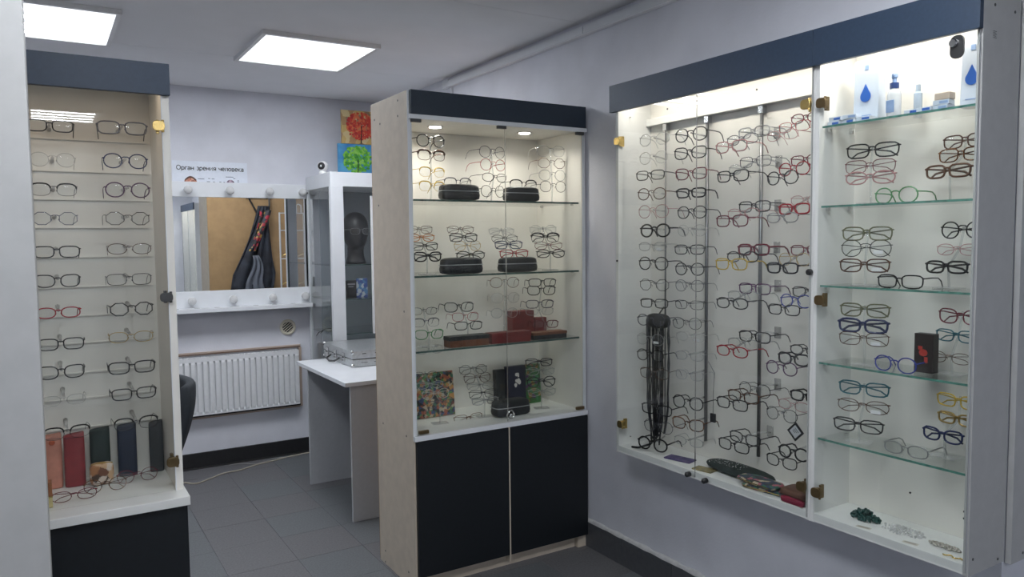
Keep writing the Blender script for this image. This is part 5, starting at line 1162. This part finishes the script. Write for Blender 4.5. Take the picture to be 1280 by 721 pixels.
hardcase(1.762, 1.952, 2.99, 3.075, .675, .752, 'black hard eyeglasses case on middle showcase floor by teal eyeglasses')
def carton(name, x0, x1, y0, y1, z0, z1, m, label, cat='box', lid=None, group=None, rz=0):
    cx, cy = (x0 + x1) / 2, (y0 + y1) / 2
    t = thing(name, (cx, cy, z0), label, cat, group)
    M = Matrix.Translation((cx, cy, 0)) @ Matrix.Rotation(math.radians(rz), 4, 'Z') @ Matrix.Translation((-cx, -cy, 0))
    zs = z0 + (z1 - z0) * .62
    MB().box(x0, x1, y0, y1, z0, zs if lid else z1, M).build('box_body', m, t, bevel=.0015)
    if lid: MB().box(x0 - .0015, x1 + .0015, y0 - .0015, y1 + .0015, zs, z1, M).build('box_lid', lid, t, bevel=.0015)
    return t
RED = mat('dark_red_card', (.17, .025, .025), .5, noise=.2, scale=30); BRN = mat('brown_card', (.15, .055, .025), .5, noise=.2, scale=30); DKC = mat('charcoal_card', (.02, .022, .024), .5, noise=.2, scale=30)
carton('gift_box', 1.503, 1.70, 2.955, 3.015, 1.030, 1.078, BRN, 'long charcoal and brown box on middle showcase third shelf', lid=DKC)
carton('gift_box', 1.715, 1.925, 2.955, 3.015, 1.030, 1.078, RED, 'long dark red box in the middle of third shelf, middle showcase', lid=RED)
carton('gift_box', 1.94, 2.13, 2.955, 3.015, 1.030, 1.064, DKC, 'long box with brown lid at right of middle showcase third shelf', lid=BRN)
carton('gift_box', 1.975, 2.105, 3.20, 3.25, 1.030, 1.145, RED, 'tall dark red box at the back of middle showcase third shelf', rz=2)
carton('gift_box', 2.112, 2.18, 3.20, 3.24, 1.030, 1.105, RED, 'short dark red box right of the tall red box, third shelf')
def card(name, x0, x1, y, z0, z1, m, label, cat, d=.012, lean=6):
    t = thing(name, ((x0 + x1) / 2, y, z0), label, cat)
    M = Matrix.Translation((0, y, z0)) @ Matrix.Rotation(math.radians(-lean), 4, 'X') @ Matrix.Translation((0, -y, -z0))
    MB().box(x0, x1, y - d / 2, y + d / 2, z0, z1, M).build('panel', m, t, bevel=.001)
    return t, M
card('collage_picture', 1.44, 1.642, 3.19, .677, .885, patches('collage_print', [(.35, .10, .06), (.05, .16, .10), (.5, .42, .3), (.05, .08, .18), (.5, .25, .08), (.1, .25, .08), (.03, .03, .03)], 75), 'colourful collage picture leaning at left of middle showcase floor', 'picture')
card('upright_case', 1.872, 1.926, 3.20, .676, .862, DKC, 'narrow black upright case left of the navy box, middle showcase floor', 'case', .03, 3)
t, M = card('navy_box', 1.93, 2.036, 3.185, .676, .875, mat('navy_card', (.012, .014, .035), .45), 'navy box with white splash print on middle showcase floor', 'box', .03, 3)
mb = MB(); rr = random.Random(5)
for k in range(14):
    a = rr.uniform(0, 6.28); r = rr.uniform(0, .022); mb.lathe([(rr.uniform(.005, .010), 3.1692), (.002, 3.1688)], (1.985 + r * math.cos(a) * .8, 0, .80 + r * 1.6 * math.sin(a)), 8, 'y')
mb.v = [tuple(M @ Vector(p)) for p in mb.v]; mb.build('white_splash', mat('white_print', (.65, .62, .58), .5), t)
t, M = card('colourful_box', 2.04, 2.132, 3.195, .676, .872, patches('green_print', [(.04, .16, .04), (.10, .03, .12), (.30, .16, .03), (.04, .10, .03), (.05, .2, .08)], 55), 'green and purple printed box behind the rightmost floor stand', 'box', .025, 3)
WT = thing('silver_trinket', (1.815, 2.965, .675), 'small glittering silver trinket on middle showcase floor near the front glass', 'trinket')
MB().tube([(1.815 + .018 * math.cos(a), 2.965 + .006 * math.sin(a * 2), .696 + .018 * math.sin(a)) for a in [2 * math.pi * k / 20 for k in range(20)]], .004, 6, True).build('ring', M_CHROME, WT, smooth=True)
MB().ball((1.815, 2.958, .690), .011, 12, 8, (1, .6, 1)).build('stone', M_CHROME, WT)

# ------------------------------------------------------------------ things in the wide wall showcase
CO = thing('cord_bundle', (2.12, 2.31, .64), 'thick bundle of black eyeglasses cords hanging in the wide wall showcase', 'cords')
M_CORD = mat('black_cord', (.010, .010, .013), .6, noise=.3, scale=200); M_CORD2 = mat('grey_cord', (.06, .06, .075), .5, noise=.3, scale=200)
rc = random.Random(3)
for k in range(30):
    yy = 2.248 + .128 * (k + .5) / 30 + rc.uniform(-.004, .004); xx = 2.115 + rc.uniform(-.014, .02)
    zt = 1.165 + rc.uniform(-.01, .012); zb = .66 + rc.uniform(0, .08)
    P = []
    for i in range(11):
        u = i / 10; sq = 1 - .12 * u * u if u < .8 else .92 - 1.5 * (u - .8)
        P.append((xx + rc.uniform(-.003, .003), 2.315 + (yy - 2.315) * sq + rc.uniform(-.002, .002), zt + (zb - zt) * u))
    MB().tube(P, rc.uniform(.0017, .0032), 5).build('cord', M_CORD if rc.random() < .75 else M_CORD2, CO, smooth=True)
mb = MB(); pillow(2.10, 2.15, 2.250, 2.374, 1.135, 1.195, .7, 18, 8, mb); mb.build('cord_knot', M_CORD, CO, smooth=True)
MB().tube([(2.13, 2.315, 1.19), (2.18, 2.34, 1.215), (2.198, 2.352, 1.21)], .003, 5).build('hanging_loop', M_CORD, CO)
MB().tube([(2.12, 2.30, .70), (2.09, 2.32, .66), (2.07, 2.37, .637), (2.06, 2.40, .635)], .0045, 5).build('cord_tail', M_CORD, CO, smooth=True)
def flat(name, xc, yc, lx, ly, z0, h, rz, m, label, cat, part='card_body'):
    t = thing(name, (xc, yc, z0), label, cat)
    M = Matrix.Translation((xc, yc, z0)) @ Matrix.Rotation(math.radians(rz), 4, 'Z')
    MB().box(-lx / 2, lx / 2, -ly / 2, ly / 2, 0, h, M).build(part, m, t, bevel=min(h * .3, .002))
    return t, M
t, M = flat('cleaning_cloth', 2.105, 2.165, .055, .115, .630, .006, 14, mat('purple_cloth', (.04, .035, .12), .7, scale=40, col2=(.12, .09, .2)), 'purple folded cleaning cloth on the wide wall showcase floor', 'cloth')
t, M = flat('cloth_packet', 2.085, 2.015, .050, .082, .630, .005, 12, mat('gold_foil', (.42, .34, .15), .4, .5, scale=60, col2=(.25, .22, .12)), 'gold and green foil packet on the wide wall showcase floor', 'packet')
PC = thing('beaded_pouch', (2.15, 1.90, .63), 'long dark green pouch with white dots on the wide wall showcase floor', 'pouch')
Mp = Matrix.Translation((2.145, 1.90, .648)) @ Matrix.Rotation(math.radians(-2), 4, 'Z')
pillow(-.05, .05, -.155, .155, -.0178, .016, .75, 24, 10, None, Mp).build('pouch_body', mat('dark_green_velvet', (.012, .022, .020), .8), PC, smooth=True)
mb = MB(); rr = random.Random(11)
for k in range(70):
    u, v = rr.uniform(-.8, .8), rr.uniform(-.2, .9)
    h = .016 * max(0, 1 - abs(u) ** 2.7) ** .5 * max(0, 1 - abs(v) ** 2.7) ** .37
    p = Mp @ Vector((u * .045, v * .14, h)); mb.ball(tuple(p), .0016, 5, 3)
o = mb.build('white_beads', M_WPLAST, PC); o['kind'] = 'stuff'
FLW = patches('floral_print', [(.02, .03, .03), (.03, .12, .08), (.4, .12, .15), (.02, .02, .03), (.5, .42, .3), (.03, .05, .10)], 75)
for k, (xc, yc, z, rz) in enumerate(((2.095, 1.735, .630, 8), (2.092, 1.760, .646, -3))):
    t = thing('floral_case', (xc, yc, z), 'flat floral eyeglasses case, %s of the two stacked in the wide wall showcase' % ('lower', 'upper')[k], 'eyeglasses case')
    M = Matrix.Translation((xc, yc, z)) @ Matrix.Rotation(math.radians(rz), 4, 'Z')
    rb = MB(); pillow(-.038, .038, -.085, .085, .0, .0155, .35, 24, 6, rb, M); rb.build('case_shell', FLW, t, smooth=True)
    MB().box(-.0385, -.036, -.07, .07, .006, .009, M).build('case_seam', M_GOLD, t)
BC = thing('eyeglasses_case', (2.11, 1.62, .63), 'brown leather eyeglasses case beside the floral cases at the divider', 'eyeglasses case')
pillow(2.062, 2.155, 1.548, 1.668, .630, .668, .45, 26, 8).build('case_shell', leather('brown_leather', (.11, .045, .025)), BC, smooth=True)
MB().box(2.0605, 2.064, 1.575, 1.655, .646, .649).build('case_seam', M_BLACK, BC)
RC = thing('eyeglasses_case', (2.052, 1.60, .63), 'small crimson case lying before the brown case at the divider', 'eyeglasses case')
pillow(2.043, 2.060, 1.550, 1.640, .630, .650, .4, 20, 6).build('case_shell', leather('crimson_leather', (.25, .01, .04)), RC, smooth=True)
TG = thing('price_tag', (2.05, 1.58, .87), 'white card in a black diamond frame hanging near the divider', 'tag')
Mt = Matrix.Translation((2.0485, 1.585, .872)) @ Matrix.Rotation(math.radians(-90), 4, 'Z') @ Matrix.Rotation(math.radians(45), 4, 'Y')
mb = MB()
for (a, b, c, d) in ((-.022, .022, .016, .022), (-.022, .022, -.022, -.016), (-.022, -.016, -.016, .016), (.016, .022, -.016, .016)): mb.box(a, b, -.002, .002, c, d, Mt)
mb.build('tag_frame', M_BLACK, TG)
MB().box(-.016, .016, -.001, .001, -.016, .016, Mt).build('tag_card', mat('grey_tag_card', (.55, .56, .58), .5), TG)
for k in range(3): MB().box(-.010, .010 - .004 * k, -.0016, -.001, .007 - .006 * k, .009 - .006 * k, Mt).build('tag_line', M_GUN, TG)
MB().tube([(2.0485, 1.585, .903), (2.055, 1.590, .935), (2.068, 1.60, .96)], .0008, 4).build('tag_string', M_BLACK, TG)
BT = thing('security_tag', (2.05, 1.94, .83), 'small black tag hanging by a cord in the wide wall showcase', 'tag')
bx('tag_body', M_BLACK, BT, 2.044, 2.052, 1.928, 1.952, .832, .864, bevel=.002)
MB().tube([(2.048, 1.94, .864), (2.050, 1.941, .94), (2.060, 1.945, 1.01), (2.19, 2.10, 1.02)], .0012, 4).build('tag_cord', M_BLACK, BT)

# ------------------------------------------------------------------ things in the narrow wall showcase
M_WPAP = mat('white_card', (.60, .66, .74), .4); M_BLUE = mat('bright_blue_print', (.03, .13, .50), .4); M_LBLUE = mat('pale_blue_print', (.30, .42, .65), .4)
def drop(parent, x, yc, zc, s):
    """blue water drop printed on a face that looks along -X"""
    pts = []
    for k in range(17):
        a = math.radians(-225 + 270 * k / 16); pts.append((math.cos(a) * s, math.sin(a) * s))
    pts = [(p[0], p[1]) for p in pts] + [(0, 2.15 * s)]
    mb = MB(); n = len(pts)
    mb.v = [(x, yc + p[0], zc + p[1]) for p in pts] + [(x + .0008, yc + p[0], zc + p[1]) for p in pts]
    mb.f = [tuple(range(n)), tuple(reversed(range(n, 2 * n)))] + [(i, n + i, n + (i + 1) % n, (i + 1) % n) for i in range(n)]
    off = LOC[parent.name]; return mb.build('blue_drop', M_BLUE, parent)
S0 = 1.8362
def bag(yc, hw, z1, label, x=2.125):
    t = thing('paper_bag', (x, yc, S0), label, 'bag', 'white bags with a blue drop')
    mb = MB(); k = 0
    mb.v = [(x - .022, yc - hw, S0), (x - .022, yc + hw, S0), (x + .022, yc + hw, S0), (x + .022, yc - hw, S0),
            (x - .016, yc - hw, z1), (x - .016, yc + hw, z1), (x + .010, yc + hw, z1), (x + .010, yc - hw, z1)]
    mb.f = [(0, 3, 2, 1), (4, 5, 6, 7), (0, 1, 5, 4), (1, 2, 6, 5), (2, 3, 7, 6), (3, 0, 4, 7)]
    mb.build('bag_body', M_WPAP, t, bevel=.002)
    drop(t, x - .0225, yc, S0 + (z1 - S0) * .42, .017 if hw > .02 else .014)
    bx('small_logo', M_LBLUE, t, x - .0180, x - .0172, yc - .006, yc + .006, z1 - .03, z1 - .016)
    bx('print_line', M_LBLUE, t, x - .0232, x - .0224, yc - .02 * (hw / .04), yc + .02 * (hw / .04), S0 + .02, S0 + .023)
    return t
bag(1.397, .040, 2.022, 'white paper bag with blue drop at left of narrow wall showcase top shelf')
bag(1.093, .030, 2.015, 'white paper bag with blue drop partly hidden at right of top shelf')
SB = thing('spray_bottle', (2.10, 1.305, S0), 'clear spray bottle with blue collar on narrow wall showcase top shelf', 'bottle')
MB().lathe([(.017, S0), (.019, S0 + .003), (.019, S0 + .065), (.016, S0 + .078), (.009, S0 + .084)], (2.10, 1.305, 0), 18).build('bottle_body', clearmat('bottle_plastic', (.85, .9, .97), 1.4, 1, .1, .35), SB, smooth=True)
bx('bottle_label', M_LBLUE, SB, 2.0795, 2.081, 1.293, 1.317, S0 + .015, S0 + .05)
MB().lathe([(.0125, S0 + .084), (.0125, S0 + .10)], (2.10, 1.305, 0), 16).build('collar', mat('navy_plastic', (.02, .05, .18), .3), SB)
MB().lathe([(.006, S0 + .10), (.006, S0 + .112), (.009, S0 + .115), (.009, S0 + .125)], (2.10, 1.305, 0), 14).build('pump_head', M_LBLUE, SB, smooth=False)
MB().tube([(2.10, 1.305, S0 + .121), (2.082, 1.30, S0 + .121)], .003, 6).build('nozzle', M_LBLUE, SB)
MB().lathe([(.0115, S0), (.0115, S0 + .06), (.007, S0 + .065), (.007, S0 + .085)], (2.16, 1.255, 0), 14)
sb2 = MB().lathe([(.0115, S0), (.0115, S0 + .07), (.007, S0 + .075), (.007, S0 + .095)], (2.16, 1.27, 0), 14).build('small_bottle', mat('grey_blue_plastic', (.35, .42, .5), .3), None)
solo(sb2, 'small grey bottle behind the spray bottle on the top shelf', 'bottle')
rr = random.Random(4)
lens_pos = [(2.085, 1.478, 0, 'lower box at the hinge end'), (2.087, 1.475, 1, 'upper box at the hinge end'), (2.085, 1.428, 0, 'lower box before the white bag'), (2.083, 1.426, 1, 'upper box before the white bag'),
            (2.075, 1.375, 0, 'flat box below the blue drop'), (2.085, 1.235, 0, 'flat box right of the spray bottle'), (2.078, 1.195, 0, 'flat box at the middle of the right half'), (2.085, 1.155, 0, 'box under the beige carton, lower'), (2.085, 1.155, 1, 'box under the beige carton, upper')]
for (x, y, lv, nm) in lens_pos:
    z = S0 + .0132 * lv
    t = thing('lens_box', (x, y, z), 'small white and blue contact lens box, ' + nm, 'box', 'contact lens boxes on the top shelf')
    M = Matrix.Translation((x, y, z)) @ Matrix.Rotation(math.radians(rr.uniform(-8, 8)), 4, 'Z')
    MB().box(-.017, .017, -.021, .021, 0, .0125, M).build('box_body', M_WPAP, t, bevel=.0008)
    MB().box(-.0174, -.0168, -.018, .004, .003, .0095, M).build('blue_band', M_BLUE if rr.random() < .6 else M_LBLUE, t)
    MB().box(-.012, .012, -.018, .002, .0123, .0128, M).build('blue_top', M_LBLUE, t)
carton('beige_carton', 2.07, 2.10, 1.132, 1.172, S0 + .0266, S0 + .045, mat('beige_card', (.55, .45, .36), .5), 'small beige carton on top of the lens boxes, top shelf')
BXR = thing('card_box', (2.13, 1.21, 1.110), 'upright dark box with red figure print on fourth shelf', 'box')
MB().box(2.118, 2.148, 1.186, 1.240, 1.1105, 1.222).build('box_body', mat('brown_black_card', (.018, .012, .012), .4), BXR, bevel=.001)
MB().lathe([(.013, 2.1172), (.010, 2.1178)], (0, 1.213, 1.168), 8, 'x', 1.0, .8).build('red_print', mat('red_print', (.42, .04, .03), .5), BXR)
bx('red_print', MATS['red_print'], BXR, 2.1172, 2.118, 1.200, 1.210, 1.140, 1.156)
bx('red_print', MATS['red_print'], BXR, 2.1172, 2.118, 1.216, 1.228, 1.176, 1.186)

def beads(name, n, spread, r, m, c, label, cat, seed, flatz=.012):
    rr = random.Random(seed); mb = MB()
    for k in range(n):
        a = rr.uniform(0, 6.28); q = math.sqrt(rr.random())
        u, v = q * math.cos(a), q * math.sin(a)
        h = flatz * (1 - q * q) * rr.random()
        s = r * rr.uniform(.75, 1.2)
        mb.ball((c[0] + u * spread[0], c[1] + v * spread[1], c[2] + s + h), s, 7, 5)
    o = mb.build(name, m, None, smooth=True); solo(o, label, cat); o['kind'] = 'stuff'; return o
beads('green_beads', 170, (.026, .047), .0046, mat('dark_green_bead', (.012, .060, .052), .3), (2.125, 1.385, .630), 'heap of dark green beads on the narrow wall showcase floor', 'beads', 1, .028)
beads('clear_beads', 150, (.035, .065), .0032, M_PEG, (2.125, 1.265, .630), 'spread of clear crystal beads in the middle of narrow showcase floor', 'beads', 2, .006)
beads('silver_beads', 120, (.012, .045), .0036, mat('pearl_silver', (.5, .47, .42), .25, .6), (2.11, 1.135, .630), 'string of silver and pearl beads at right of narrow showcase floor', 'beads', 3, .006)
gc = MB().tube([(2.062 + .006 * math.sin(k * 1.1), 1.062 + .0045 * k, .6325) for k in range(12)], .0022, 6).build('gold_chain', M_GOLD, None, smooth=True)
solo(gc, 'thin gold chain at front right corner of narrow showcase floor', 'chain')
for k, (x, y, rz, nm) in enumerate(((2.060, 1.348, 12, 'before the green beads'), (2.062, 1.205, 10, 'before the clear beads'))):
    t, M = flat('price_label', x, y, .016, .042, .6302, .0006, rz, mat('cream_paper', (.62, .58, .50), .6), 'small cream paper price label lying ' + nm, 'label', 'label_paper')
    for j in range(3): MB().box(-.005 + .004 * j, -.0035 + .004 * j, -.016, .016, .0006, .0008, M).build('printed_line', mat('grey_ink', (.2, .18, .15), .6), t)
